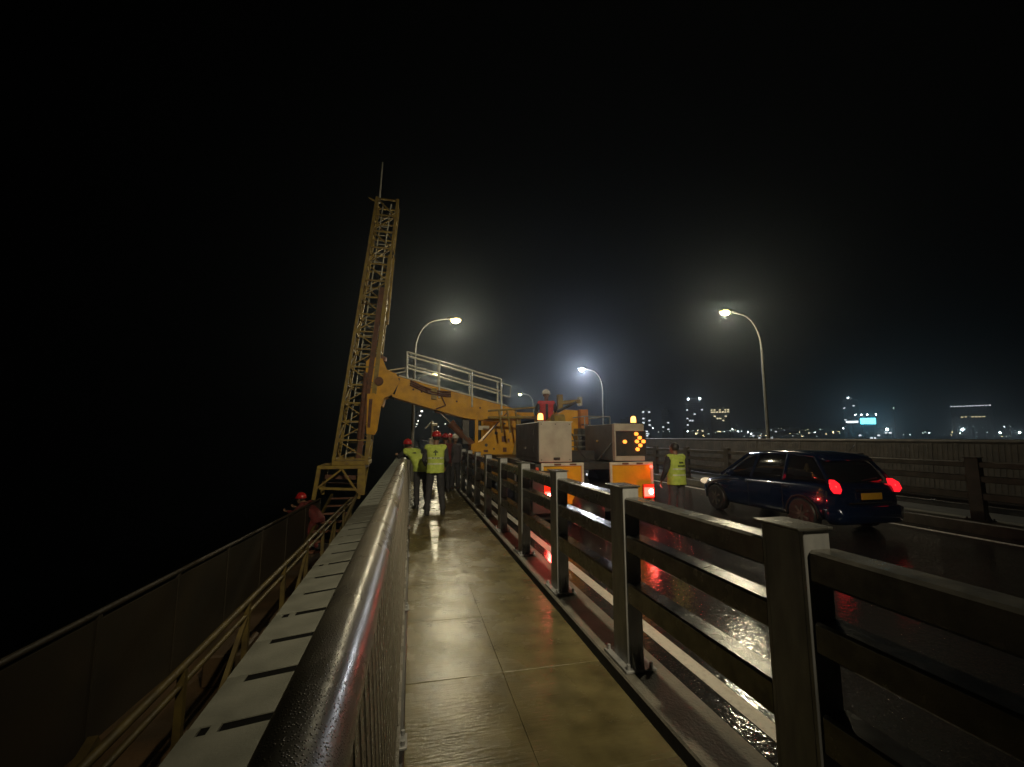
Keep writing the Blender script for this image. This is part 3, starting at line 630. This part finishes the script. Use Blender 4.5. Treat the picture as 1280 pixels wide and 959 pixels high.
# ================================================================== CAR
def make_car():
    t = thing('hatchback_car', 'dark blue hatchback with lit red tail lamps and yellow number plate driving past the truck', 'car', (8.42, 6.6, ROAD))
    ox, oy, oz = 8.42, 6.6, ROAD
    # stations: y, half width, z sill, z belt, belt half width factor
    def stat(rows, closed_top=True):
        q = B(); vv = []; n = None
        for y, pts in rows:
            ring = [(ox+x, oy+y, oz+z) for x, z in pts]+[(ox-x, oy+y, oz+z) for x, z in reversed(pts)]
            n = len(ring); vv += ring
        ff = []
        for i in range(len(rows)-1):
            for k in range(n): ff.append((i*n+k, i*n+(k+1) % n, (i+1)*n+(k+1) % n, (i+1)*n+k))
        ff.append(tuple(range(n-1, -1, -1))); m0 = (len(rows)-1)*n; ff.append(tuple(range(m0, m0+n)))
        q.add(vv, ff, True); return q
    def sec(w_, z0, zb, bev=.06, crown=.03):
        return [(w_*.86, z0), (w_*.97, z0+.08), (w_, z0+.28), (w_*.985, (z0+zb)/2+.12), (w_*.95, zb-bev), (w_*.88, zb), (w_*.45, zb+crown)]
    body = stat([(0.02, sec(.62, .34, .84)), (.05, sec(.74, .28, .90)), (.14, sec(.80, .24, .94)), (.5, sec(.83, .20, .95)), (1.2, sec(.84, .19, .94)), (2.0, sec(.84, .19, .92)),
                 (2.8, sec(.84, .19, .90)), (3.2, sec(.83, .20, .84)), (3.6, sec(.80, .21, .77)), (3.86, sec(.72, .24, .70)), (3.97, sec(.58, .28, .62))])
    bd = part('body', body, M['car'], t)
    s_ = bd.modifiers.new('s', 'SUBSURF'); s_.levels = 1; s_.render_levels = 2
    def sec2(w0, w1, z0, z1): return [(w0, z0), (w0*.985, z0+.12), (w1*1.03, z1-.06), (w1*.92, z1-.01), (w1*.5, z1+.012)]
    gh = stat([(.16, sec2(.70,.60,.90,.96)), (.30, sec2(.74,.62,.90,1.22)), (.48, sec2(.76,.63,.90,1.42)), (1.0, sec2(.78,.64,.90,1.48)), (1.7, sec2(.78,.64,.89,1.49)),
               (2.3, sec2(.78,.62,.88,1.42)), (2.8, sec2(.77,.60,.87,1.12)), (3.1, sec2(.75,.58,.84,.90))])
    gl = part('greenhouse_glass', gh, M['glass'], t); s_ = gl.modifiers.new('s', 'SUBSURF'); s_.levels = 1; s_.render_levels = 1
    rf = stat([(.34, [(.60,1.35), (.56,1.40), (.3,1.42)]), (.52, [(.63,1.40), (.60,1.47), (.3,1.49)]), (1.0, [(.64,1.44), (.61,1.51), (.3,1.53)]), (1.7, [(.64,1.44), (.61,1.515), (.3,1.535)]), (2.25, [(.63,1.38), (.59,1.46), (.3,1.48)])])
    part('roof', rf, M['car'], t)
    for s in (-1, 1):
        for (y0, z0, x0), (y1, z1, x1) in (((.12,.92,.76), (.5,1.43,.63)), ((1.15,.93,.79), (1.1,1.47,.655)), ((2.05,.92,.79), (1.9,1.46,.655)), ((3.05,.90,.76), (2.25,1.42,.63))):
            part('window_pillar', B().beam((ox+s*x0, oy+y0, oz+z0), (ox+s*x1, oy+y1, oz+z1), .05, .05), M['car'], t)
    bmp = stat([(-.06, sec(.62, .26, .50, .04, .0)), (-.02, sec(.76, .22, .54, .04, .0)), (.12, sec(.845, .20, .56, .04, .0)), (.22, sec(.85, .2, .52, .04, .0))])
    part('rear_bumper', bmp, M['car'], t)
    for s in (-1, 1):
        q = B(); q.loft([((ox+s*.70, oy+.05, oz+.78), .05, .06), ((ox+s*.715, oy+.05, oz+.85), .085, .09), ((ox+s*.71, oy+.09, oz+.96), .08, .09), ((ox+s*.70, oy+.14, oz+1.02), .04, .05)], 12)
        part('tail_lamp', q, M['cartail'], t)
        q = B(); q.ell((ox+s*.66, oy+3.80, oz+.66), (.14, .16, .085), 14, 8); part('headlight', q, M['carhead'], t)
        q = B(); q.ell((ox+s*.93, oy+2.55, oz+.98), (.11, .06, .075), 12, 8); q.beam((ox+s*.8, oy+2.55, oz+.95), (ox+s*.9, oy+2.55, oz+.97), .04, .03); part('wing_mirror', q, M['car'], t)
        for y in (1.0, 2.0):
            q = B(); q.box(ox+s*.835-.012, ox+s*.835+.012, oy+y, oy+y+.17, oz+.80, oz+.825, .004); part('door_handle', q, M['chrome'], t)
        for y in (1.15, 2.1): 
            q = B(); q.box(ox+s*.842-.003, ox+s*.842+.003, oy+y-.004, oy+y+.004, oz+.26, oz+.86); part('door_seam', q, M['black'], t)
        for y in (.72, 3.22):
            xa, xb = (ox+s*.66, ox+s*.85); q = B()
            q.tube([(xa,oy+y,oz+.31), (xa+s*.02,oy+y,oz+.31), (xb-s*.02,oy+y,oz+.31), (xb,oy+y,oz+.31)], [.28,.31,.31,.28], 28); wh = part('wheel', q, M['black'], t)
            q = B(); q.tube([(xb-s*.01,oy+y,oz+.31), (xb+s*.006,oy+y,oz+.31)], .20, 20); rm_ = part('rim', q, M['black'], wh)
            for i in range(7):
                a0 = 2*math.pi*i/7; sp = B(); sp.beam((xb+s*.008,oy+y,oz+.31), (xb+s*.012,oy+y+.185*math.cos(a0),oz+.31+.185*math.sin(a0)), .04, .02, (1,0,0)); part('spoke', sp, M['galvd'], wh)
            q = B()
            for i in range(18):
                a0, a1 = R(-5+i*10.6), R(-5+(i+1)*10.6)
                q.beam((ox+s*.80, oy+y+.36*math.cos(a0), oz+.31+.36*math.sin(a0)), (ox+s*.80, oy+y+.36*math.cos(a1), oz+.31+.36*math.sin(a1)), .10, .02)
            part('wheel_arch', q, M['black'], t)
    part('number_plate', B().box(ox+.0-.24, ox+.24, oy-.012-.03, oy-.03+.01, oz+.66, oz+.78, .004), M['plate'], t)
    q = B(); q.beam((ox-.5,oy-.01,oz+.60), (ox+.5,oy-.01,oz+.60), .02, .02); part('boot_seam', q, M['black'], t)
    q = B(); q.box(ox-.32, ox+.32, oy-.01, oy+.03, oz+.815, oz+.84, .006); part('boot_trim', q, M['chrome'], t)
    q = B(); q.beam((ox-.02,oy+.12,oz+.99), (ox+.38,oy+.13,oz+1.04), .015, .02); part('rear_wiper', q, M['black'], t)
    for z in (.70, .735): pass
    q = B(); q.tube([(ox+.25,oy+.55,oz+1.52), (ox+.25,oy+.40,oz+1.66)], .006, 5); part('aerial', q, M['black'], t)
    return t
make_car()

# ================================================================== PEOPLE
def remeshed(bld, name, m, vox=.014, smooth=3):
    import mathutils.noise as NZ
    me = bld.mesh(name+'_src'); o = bpy.data.objects.new(name+'_src', me); col.objects.link(o)
    r = o.modifiers.new('r', 'REMESH'); r.mode = 'VOXEL'; r.voxel_size = vox
    s_ = o.modifiers.new('s', 'SMOOTH'); s_.factor = .5; s_.iterations = smooth
    dg = bpy.context.evaluated_depsgraph_get(); me2 = bpy.data.meshes.new_from_object(o.evaluated_get(dg)); me2.name = name
    bpy.data.objects.remove(o); bpy.data.meshes.remove(me)
    if name in ('vest', 'shirt', 'trousers'):       # creases in the cloth
        amp = {'vest': .009, 'shirt': .007, 'trousers': .010}[name]; sd = random.uniform(0, 50)
        for v in me2.vertices:
            c = v.co; k = NZ.noise(V((c.x*9+sd, c.y*9, c.z*5)))*.8+NZ.noise(V((c.x*22, c.y*22+sd, c.z*13)))*.55
            v.co = c+v.normal*k*amp
    me2.polygons.foreach_set('use_smooth', [True]*len(me2.polygons)); me2.materials.clear(); me2.materials.append(m)
    return me2
def hand(q, wr, d, side, curl=.5, palm_n=(0,-1,0)):
    """palm, four bent fingers and a thumb; d = direction from wrist, side = across the palm (towards thumb)"""
    wr = V(wr); d = V(d).normalized(); sd = V(side); sd = (sd-d*sd.dot(d)).normalized(); nn = V(palm_n); nn = (nn-d*nn.dot(d)-sd*nn.dot(sd)).normalized()
    for k in range(4):
        q.cap(wr, wr+d*.085+sd*(.030-.020*k), .019, .014, 8)
    for k, L_ in enumerate((.068, .078, .072, .056)):
        p = wr+d*.088+sd*(.033-.022*k); a = curl*.6
        p1 = p+(d*math.cos(a)+nn*math.sin(a))*L_*.5; a2 = curl*1.6; p2 = p1+(d*math.cos(a2)+nn*math.sin(a2))*L_*.5
        q.cap(p, p1, .0095, .009, 8); q.cap(p1, p2, .009, .0075, 8)
    p = wr+d*.025+sd*.026; p1 = p+(d*.6+sd*.7+nn*.25).normalized()*.038; p2 = p1+(d*.95+sd*.15+nn*.3).normalized()*.032
    q.cap(p, p1, .0125, .011, 8); q.cap(p1, p2, .011, .009, 8)

def person(label, loc, rz, J=None, top='vest', topmat='vest', legs='cloth', sleeve='cloth', helmet='redh', emblem=0, scale=1.0, curl=.5, group=None, face=True):
    j = dict(pel=(0,0,.95), wst=(0,0,1.08), che=(0,.0,1.27), sho=(0,.0,1.42), nk=(0,.01,1.50), hd=(0,.03,1.62),
             sl=(-.185,0,1.41), el=(-.235,-.03,1.14), wl=(-.215,.08,.92), sr=(.185,0,1.41), er=(.235,-.03,1.14), wr=(.215,.08,.92),
             hl=(-.09,0,.93), kl=(-.10,.03,.50), al=(-.11,.0,.09), hr=(.09,0,.93), kr=(.10,.03,.50), ar=(.11,.0,.09), dl=(0,0,-1), dr=(0,0,-1))
    j.update(J or {}); j = {k: V(v) for k, v in j.items()}
    t = thing('person', label, 'person', loc, group, rz); t['O'] = (0,0,0); t.scale = (scale,)*3
    # ---- body, one continuous surface
    q = B()
    q.loft([(j['pel']+V((0,0,-.08)), .10, .08), (j['pel'], .155, .105), (j['wst'], .135, .095), (j['che'], .155, .11), (j['sho']+V((0,0,-.04)), .15, .10), (j['sho']+V((0,0,.03)), .08, .07)], 18)
    q.cap(j['sho'], j['nk'], .062, .055); q.cap(j['nk'], j['hd']+V((0,-.02,-.03)), .054, .056)
    hd = j['hd']
    q.ell(hd+V((0,-.012,.03)), (.076,.092,.092), 16, 12); q.ell(hd+V((0,.028,-.035)), (.058,.062,.070), 14, 10)
    if face:
        q.cap(hd+V((0,.088,.022)), hd+V((0,.106,-.018)), .011, .015, 8)                      # nose
        for s in (-1, 1):
            q.ell(hd+V((s*.030,.076,.022)), (.015,.012,.010), 8, 6)                          # eyes
            q.ell(hd+V((s*.079,-.005,.0)), (.012,.022,.032), 8, 6)                           # ears
            q.cap(hd+V((s*.012,.084,.044)), hd+V((s*.045,.070,.044)), .009, .008, 8)
        q.ell(hd+V((0,.085,-.050)), (.026,.012,.008), 10, 6); q.ell(hd+V((0,.080,-.064)), (.020,.012,.008), 10, 6)
    for s, a, b_, c in ((-1,'sl','el','wl'), (1,'sr','er','wr')):
        q.cap(j[a], j[b_], .050, .040); q.cap(j[b_], j[c], .040, .027); q.cap(j['sho']+V((s*.06,0,-.02)), j[a], .06, .055)
        hand(q, j[c], (j[c]-j[b_]).normalized()*.5+j['dl' if s < 0 else 'dr']*.5, V((-s*.5,1,0)), curl, V((-s,0,0)))
    for s, a, b_, c in ((-1,'hl','kl','al'), (1,'hr','kr','ar')):
        q.cap(j[a], j[b_], .078, .053); q.cap(j[b_], j[c], .053, .036); q.cap(j[c]+V((0,0,-.02)), j[c]+V((0,.14,-.05)), .035, .028)
    body = part('body', remeshed(q, 'body', M['skin'], .0095, 3), None, t)
    # ---- trousers
    q = B()
    q.loft([(j['pel']+V((0,0,-.10)), .13, .10), (j['pel'], .175, .125), (j['wst']+V((0,0,-.02)), .150, .108)], 18)
    for s, a, b_, c in ((-1,'hl','kl','al'), (1,'hr','kr','ar')):
        q.cap(j[a], j[b_], .096, .074); q.tube([j[b_], (j[b_]+j[c])/2, j[c]+V((0,0,.0))], [.074,.068,.066], 14); q.ell(j[b_], .074)
    part('trousers', remeshed(q, 'trousers', M[legs], .018, 2), None, t)
    for a in ('al', 'ar'):
        q = B(); c = j[a]; q.cap(c+V((0,-.02,-.045)), c+V((0,.15,-.055)), .046, .040); q.cap(c+V((0,-.01,-.03)), c+V((0,0,.06)), .05, .052)
        q.box(c.x-.048, c.x+.048, c.y-.06, c.y+.19, c.z-.09, c.z-.065)
        part('boot', remeshed(q, 'boot', M['black'], .012, 2), None, t)
    # ---- shirt with sleeves
    q = B()
    q.loft([(j['pel']+V((0,0,.02)), .165, .118), (j['wst'], .155, .112), (j['che'], .172, .125), (j['sho']+V((0,0,-.03)), .165, .11), (j['sho']+V((0,0,.035)), .085, .075)], 18)
    for s, a, b_, c in ((-1,'sl','el','wl'), (1,'sr','er','wr')):
        q.cap(j['sho']+V((s*.06,0,-.02)), j[a], .07, .066); q.cap(j[a], j[b_], .066, .054); q.cap(j[b_], j[b_]+(j[c]-j[b_])*.86, .053, .040)
    part('shirt', remeshed(q, 'shirt', M[sleeve], .017, 2), None, t)
    # ---- vest
    if top == 'vest':
        q = B()
        secs = [(j['pel']+V((0,-.005,-.07)), .196, .150, .8), (j['pel']+V((0,-.005,.03)), .188, .142, .8), (j['wst'], .180, .136, .8), (j['che'], .190, .143, .78), (j['sho']+V((0,0,-.05)), .198, .130, .8), (j['sho']+V((0,0,.02)), .165, .092), (j['sho']+V((0,0,.055)), .09, .07)]
        q.loft(secs, 28)
        for s, a in ((-1,'sl'), (1,'sr')): q.cap(j['sho']+V((s*.07,0,-.02)), j[a]+V((-s*.012,0,0)), .080, .077)
        vm = remeshed(q, 'vest', M[topmat], .013, 4); vest = part('vest', vm, None, t)
        bvh = BVHTree.FromPolygons([v.co for v in vm.vertices], [p.vertices[:] for p in vm.polygons])
        def patch(x0, x1, z0, z1, m_, name, nx=10, back=True, th=.005, quad=None):
            pts = quad or [(x0,z0), (x1,z0), (x1,z1), (x0,z1)]; vv = []; ff = []
            nz_ = max(2, int(abs(z1-z0)/.03)+1) if not quad else 2
            for l_ in (0, 1):
                for i in range(nx+1):
                    for k in range(nz_+1):
                        u, v_ = i/nx, k/nz_
                        a_ = V(pts[0]).lerp(V(pts[1]), u); b2 = V(pts[3]).lerp(V(pts[2]), u); p = a_.lerp(b2, v_)
                        y_ = -1 if back else 1
                        hit = bvh.ray_cast(V((p[0], y_+j['wst'].y, p[1])), V((0, -y_, 0)), 3)
                        yy = hit[0].y if hit[0] else 0
                        vv.append((p[0], yy+(y_*(th if l_ else -.002)), p[1]))
            W_ = nz_+1; S_ = (nx+1)*W_
            for i in range(nx):
                for k in range(nz_):
                    a_ = i*W_+k; ff.append((S_+a_, S_+a_+W_, S_+a_+W_+1, S_+a_+1)); ff.append((a_, a_+1, a_+W_+1, a_+W_))
            for i in range(nx):
                for k_ in (0, nz_): a_ = i*W_+k_; ff.append((a_, a_+W_, S_+a_+W_, S_+a_))
            for k in range(nz_):
                for i_ in (0, nx): a_ = i_*W_+k; ff.append((a_, a_+1, S_+a_+1, S_+a_))
            part(name, B().add(vv, ff, False), m_, vest)
        if emblem:
            zc = j['sho'].z-.10
            # cross-shaped emblem over a short line of small letters
            if emblem == 1:
                patch(-.014, .014, zc-.07, zc+.045, M['print'], 'emblem', 2); patch(-.052, -.015, zc-.012, zc+.010, M['print'], 'emblem', 2); patch(.015, .052, zc-.012, zc+.010, M['print'], 'emblem', 2)
                patch(-.035, -.016, zc+.012, zc+.026, M['print'], 'emblem', 2); patch(.016, .035, zc+.012, zc+.026, M['print'], 'emblem', 2)
                x = -.072
                for w_ in (.016,.012,.018,.014,.020,.018,.022): patch(x, x+w_, zc-.135, zc-.108, M['print'], 'lettering', 1); x += w_+.006
            else:
                x = -.05
                for w_ in (.012,.03,.028,.02): patch(x, x+w_, zc-.02, zc+.015, M['print'], 'lettering', 1); x += w_+.006
                x = -.085
                for w_ in (.024,.02,.028,.026,.03,.026): patch(x, x+w_, zc-.085, zc-.05, M['print'], 'lettering', 1); x += w_+.007
                for zz in (zc-.17, zc-.24): patch(.0, .11, zz, zz+.008, M['print'], 'lettering', 4)
            for zz in (j['wst'].z-.02, j['wst'].z+.10): patch(-.165, .165, zz, zz+.03, M['strip'], 'reflective_strip', 12)
        if top == 'vest' and not emblem and topmat == 'redv':
            patch(-.035, .035, j['wst'].z-.16, j['sho'].z-.03, M['cloth'], 'vest_opening', 3, back=False, th=.008)
    # ---- hair and helmet
    q = B(); q.ell(hd+V((0,-.025,.035)), (.083,.094,.094), 16, 12); 
    hm = q.mesh('hair', M['hair']); bm = bmesh.new(); bm.from_mesh(hm)
    bmesh.ops.delete(bm, geom=[v for v in bm.verts if (v.co-hd).z < -.045 or ((v.co-hd).y > .045 and (v.co-hd).z < .075)], context='VERTS'); bm.to_mesh(hm); bm.free()
    part('hair', hm, None, t)
    if helmet:
        q = B(); c = hd+V((0,-.01,.05)); n = 22; secs = []
        for z_, k in ((0,1.0), (.03,.99), (.06,.93), (.085,.80), (.105,.58), (.115,.30), (.118,.08)): secs.append((c+V((0,0,z_)), .105*k, .128*k))
        q.loft(secs, n); he = part('helmet', q, M[helmet], t)
        br = B(); br.loft([(c+V((0,.012,-.008)), .122, .158), (c+V((0,.012,.004)), .120, .155), (c+V((0,.008,.010)), .104, .128)], 24); part('brim', br, M[helmet], he)
        rg = B(); rg.tube([c+V((0,-.118,.05)), c+V((0,-.07,.11)), c+V((0,0,.127)), c+V((0,.07,.11)), c+V((0,.118,.05))], .012, 8); part('ridge', rg, M[helmet], he)
    return t

# worker on the walkway, seen from behind
person('worker in yellow-green vest and red helmet standing on the walkway, back to us', (.52, 9.75, 0), R(-4),
       J=dict(el=(-.245,.02,1.15), wl=(-.20,.20,1.02), er=(.245,-.01,1.14), wr=(.20,.18,1.0), hl=(-.095,0,.93), hr=(.095,0,.93), kl=(-.13,.02,.5), al=(-.16,-.02,.09), kr=(.13,.03,.5), ar=(.17,.03,.09), hd=(.01,.04,1.61)),
       emblem=1, scale=1.02)
# worker leaning over the handrail
person('worker in yellow vest bending over the handrail beside his colleague, red helmet lowered', (.24, 10.7, 0), R(22),
       J=dict(pel=(0,0,.93), wst=(-.03,.05,1.06), che=(-.09,.14,1.22), sho=(-.15,.24,1.35), nk=(-.19,.30,1.40), hd=(-.22,.37,1.46),
              sl=(-.33,.22,1.33), el=(-.42,.36,1.20), wl=(-.38,.58,1.22), sr=(.02,.26,1.32), er=(-.02,.44,1.12), wr=(-.22,.58,1.20), dl=(0,1,0), dr=(-1,.3,0),
              kl=(-.10,.03,.5), al=(-.11,-.02,.09), kr=(.09,-.06,.5), ar=(.10,-.16,.09)), emblem=0, curl=.9)
# workers further along the walkway
person('worker with red helmet half hidden behind the two vests, on the walkway', (1.02, 13.6, 0), R(25), topmat='redd', helmet='redh', J=dict(el=(-.25,.06,1.15), wl=(-.12,.26,1.12)), scale=1.0)
person('worker in red vest and red helmet standing further along the walkway by the barrier', (1.22, 14.4, 0), R(160), topmat='redd', helmet='redh', J=dict(er=(.25,.08,1.2), wr=(.12,.28,1.3)), scale=1.0)
person('worker with white helmet and dark clothing nearest the barrier posts under the boom', (1.36, 14.1, 0), R(200), topmat='cloth2', sleeve='cloth2', helmet='whith', scale=.985)
# worker beside the truck
person('bareheaded worker in crumpled yellow-green vest standing on the road right of the truck', (5.18, 7.85, ROAD), R(12),
       J=dict(el=(-.26,.02,1.15), wl=(-.24,.16,.95), er=(.27,-.03,1.16), wr=(.22,.12,.98), hd=(.01,.05,1.585), nk=(0,.02,1.48)), emblem=2, helmet=None, legs='cloth2', scale=1.0)
# worker on the truck deck, facing us
person('worker in open red vest standing on the truck deck above left grey box', (3.78, 12.0, 1.12), R(168),
       J=dict(el=(-.27,.03,1.17), wl=(-.20,.24,1.06), er=(.29,.0,1.18), wr=(.30,.20,1.05)), topmat='redv', helmet='whith', scale=1.08)
# worker crouching on the platform
person('worker in dark red crouching at the outer side of the hanging platform below the mast', (-2.28, 11.9, PZ), R(70),
       J=dict(pel=(0,-.05,.80), wst=(0,.03,.92), che=(0,.16,1.06), sho=(0,.28,1.16), nk=(0,.35,1.20), hd=(0,.43,1.26), sl=(-.18,.28,1.15), el=(-.26,.42,.98), wl=(-.2,.62,1.0),
              sr=(.18,.28,1.15), er=(.26,.45,1.0), wr=(.2,.66,1.05), hl=(-.09,-.05,.79), hr=(.09,-.05,.79), kl=(-.13,.16,.46), kr=(.13,.16,.46), al=(-.12,-.02,.09), ar=(.12,-.02,.09), dl=(0,1,0), dr=(0,1,0)),
       topmat='redd', sleeve='redd', legs='redd', helmet='redh', curl=.8)

# things standing on the far walkway under the boom
st = thing('light_stand', 'white work light stand with slanted arm on the walkway beyond the workers', 'light stand', (.78, 17.6, 0))
part('mast_pole', B().tube([(.78,17.6,0), (.78,17.6,2.3)], .045, 8), M['white'], st)
part('slanted_arm', B().beam((.78,17.6,2.32), (.50,17.6,2.0), .05, .04), M['white'], st)
part('lamp_housing', B().box(.75, .97, 17.5, 17.62, 2.10, 2.22, .02), M['white'], st)
part('control_box', B().box(.66, .9, 17.48, 17.72, 1.1, 1.62, .02), M['box'], st)
for sx, sy in ((.35,0), (-.2,.3), (-.2,-.3)): part('foot', B().tube([(.78,17.6,.35), (.78+sx,17.6+sy,.02)], .02, 6), M['white'], st)

# ================================================================== FAR CITY
def tower(label, x, y, w_, d_, ztop, lit, floors_at, mw, cap=None, zb=-12):
    t = thing('city_building', label, 'building', (x, y, zb)); az = math.atan2(x, y)
    t.rotation_euler[2] = -az; t['O'] = (0,0,0)
    bx = B(); bx.box(-w_/2, w_/2, 0, d_, 0, ztop-zb-1.5); bx.box(-w_/2-.4, w_/2+.4, -.4, d_+.4, ztop-zb-1.5, ztop-zb-.9); bx.box(-w_/6, w_/6, d_*.3, d_*.7, ztop-zb-.9, ztop-zb+2.2)
    part('wall', bx, M['bldg'], t)
    fl = 3.2; nf = int((ztop-zb-4)/fl); nc = max(3, int(w_/3.4)); cw = w_/nc
    wm = B().box(-cw*.34, cw*.34, -.12, .05, -.85, .85).mesh('window', mw)
    dk = B()
    for f_ in range(nf):
        for c_ in range(nc):
            X_, Z_ = -w_/2+cw*(c_+.5), 3+f_*fl
            if random.random() < lit(f_/max(1, nf-1), c_/max(1, nc-1)): inst('window', wm, t, (X_, 0, Z_))
            else: dk.box(X_-cw*.34, X_+cw*.34, -.06, .03, Z_-.85, Z_+.85)
    if dk.v: part('unlit_windows', B().add(dk.v, dk.f), M['pane'], t, kind='stuff')
    if cap:
        for cx_ in cap:
            q = B(); q.tube([(cx_, 0, ztop-zb-.9), (cx_, 0, ztop-zb+1.2)], .3, 6); mp_ = part('roof_mast', q, M['bldg'], t)
            q = B(); q.ell((cx_, -.5, ztop-zb+1.6), 1.15, 10, 8); part('roof_light', q, M['shorew'], mp_)
    return t
tower('slender tower just right of the truck, thin column of lit windows', 342, 588, 13, 13, 46, lambda f, c: .24, 0, M['winw'])
tower('dim tower with few lit windows between the truck and the twin-lamp tower', 370, 582, 11, 11, 43, lambda f, c: .10, 0, M['winw'])
tower('tall dark tower with two white lamps on its roof', 411, 569, 24, 14, 57, lambda f, c: .10 if .3 < f < .85 else .0, 0, M['winw'], cap=(-8, 8))
tower('block with a bright warm band of lit windows across its top floors', 450, 563, 26, 14, 47, lambda f, c: .9 if f > .93 else .30 if f > .74 else .03, 0, M['winy'])
tower('tall dark tower with one white lamp at its roof corner, left of the teal screen', 689, 557, 20, 14, 63, lambda f, c: .02, 0, M['winw'], cap=(-2,))
tower('dark slab block with one row of white windows near its top, at the far right', 880, 515, 46, 16, 59, lambda f, c: .95 if f > .97 else .0, 0, M['winw'])
tower('lower dark block with one row of warm yellow windows, at the far right', 840, 488, 30, 16, 37, lambda f, c: .8 if f > .95 else .0, 0, M['winy'])
tower('dark low block behind the shore lamps right of the lamp pole', 560, 560, 40, 14, 16, lambda f, c: .06, 0, M['winw'])
tower('dark low block behind the shore lamps beside the vest worker', 384, 531, 34, 14, 15, lambda f, c: .12, 0, M['winy'])
tower('dark mid-height block with scattered dim windows behind the arrow board', 318, 600, 22, 14, 30, lambda f, c: .14, 0, M['winw'])
tower('low waterfront block with dim windows right of the warm-topped block', 480, 520, 30, 14, 12, lambda f, c: .16, 0, M['winw'])
tower('dark low building standing behind the teal screen', 560, 430, 40, 14, 14, lambda f, c: .08, 0, M['winw'])
# teal screen
bz = thing('billboard', 'small glowing teal screen on posts across the water', 'billboard', (431.7, 333.2, -14)); bz.rotation_euler[2] = -R(52.4); bz['O'] = (0,0,0)
part('screen', B().box(-5.8, 5.8, -.2, .2, 28.3, 34), M['teal'], bz)
part('screen_frame', B().box(-6.3, 6.3, .2, .8, 27.6, 34.6), M['dark'], bz)
part('side_sign', B().box(-17, -7.5, -.2, .3, 29.6, 31.6), M['winw'], bz)
for x in (-5, 5, -12): part('post', B().tube([(x,.5,0), (x,.5,28.5)], .35, 8), M['dark'], bz)
for x in (-9, -4.5, 0, 6.5):
    q = B(); q.ell((x,-.6,37.4), .55, 8, 6); part('top_lamp', q, M['shorew'], bz)
part('top_beam', B().beam((-10,0,36.8), (7,0,36.8), .4, .4), M['dark'], bz)
for x in (-6, 6): part('top_beam', B().beam((x,.4,34.4), (x,0,36.8), .3, .3), M['dark'], bz)
# flood lights and shore lamps
def mast_lamp(name, label, cat, x, y, z, r_, m_, grp=None, zb=-15):
    t = thing(name, label, cat, (x, y, zb), grp)
    part('pole', B().tube([(x,y,zb), (x,y,z)], .22, 6), M['dark'], t)
    q = B(); q.ell((x-.3*math.sin(math.atan2(x,y)), y-.3, z), r_, 10, 8); part('lamp', q, m_, t)
mast_lamp('floodlight', 'brightest floodlight across the water, just right of the teal screen', 'floodlight', 428.6, 314.2, 8.7, 1.0, M['flood'])
mast_lamp('floodlight', 'large white floodlight across the water under the yellow window row', 'floodlight', 620.6, 373.3, 10.4, 1.15, M['flood'])
mast_lamp('floodlight', 'right-hand white floodlight across the water near the edge of view', 'floodlight', 684.8, 359.0, 6.7, .8, M['flood'])
mast_lamp('floodlight', 'fainter floodlight across the water, left of the one at the edge', 'floodlight', 663.1, 364.0, 6.7, .7, M['flood'])
cx, cf = 640, 540
rows = [(858,540,0,1.0), (868,543,1,.9), (871,539,1,.9), (858,546,0,.6), (904,540,0,.8), (911,539,0,.7), (914,537,0,.9), (921,540,0,1.1), (925,540,0,.8), (933,541,0,.8), (937,543,0,1.0), (956,541,1,1.2), (955,545,1,.8),
        (962,538,0,.6), (985,542,1,.5), (997,541,1,.5), (1008,542,1,.5), (1016,541,0,.8), (1030,543,1,.6), (1039,541,1,1.1), (1046,540,1,.6), (1052,536,0,1.0), (1000,546,1,.6), (884,543,0,.5), (893,542,0,.5),
        (1150,542,0,.7), (1153,541,0,.7), (1158,542,0,.8), (1196,542,0,.8), (1230,541,0,.7), (1252,534,0,.8), (1117,511,0,.7), (815,536,0,.8), (822,541,0,.7), (828,540,0,.7), (836,540,0,.5), (810,543,0,.6), (1106,545,0,.8), (1126,544,0,.6), (1134,544,0,.7)]
for k in range(60):
    rows.append((random.uniform(795, 1280), min(546, max(522, random.gauss(541, 5))), random.random() < .3, random.choice((.35,.4,.5,.55))))
az0 = R(12.94)
for u, v_, wm_, r_ in rows:
    az = az0+math.atan((u-cx)/cf); dep = 560+random.uniform(-25, 25); dist = dep/math.cos(az-az0)
    z = 1.67+(547-v_)*dep/cf
    tone = 'warm yellowish' if wm_ else 'bright white' if r_ > .75 else 'faint pale'
    seg = ('just right of the truck' if u < 845 else 'beyond the worker beside the truck' if u < 900 else 'left of the right-hand lamp pole' if u < 962 else
           'between the right-hand lamp pole and the teal screen' if u < 1075 else 'right of the teal screen' if u < 1180 else 'at the far right of the view')
    mast_lamp('shore_lamp', 'small '+tone+' shore lamp '+seg, 'shore lamp', dist*math.sin(az), dist*math.cos(az), z, r_*.5, M['shorey'] if wm_ else M['shorew' if r_ > .75 else 'shorewd'], 'lamps along the far shore')

# ================================================================== MIST over the whole scene
hz = B().box(-700, 1500, -40, 1700, -26, 78)
m = bpy.data.materials.new('haze'); m.use_nodes = True; nt = m.node_tree
nt.nodes.remove(nt.nodes['Principled BSDF']); pv = nt.nodes.new('ShaderNodeVolumePrincipled')
pv.inputs['Color'].default_value = (.72,.84,1,1); pv.inputs['Density'].default_value = HAZE_DENSITY; pv.inputs['Anisotropy'].default_value = .85
nt.links.new(pv.outputs[0], nt.nodes['Material Output'].inputs['Volume'])
solo('haze', hz, m, kind='stuff')
for o in bpy.data.objects:
    if 'O' in o: del o['O']
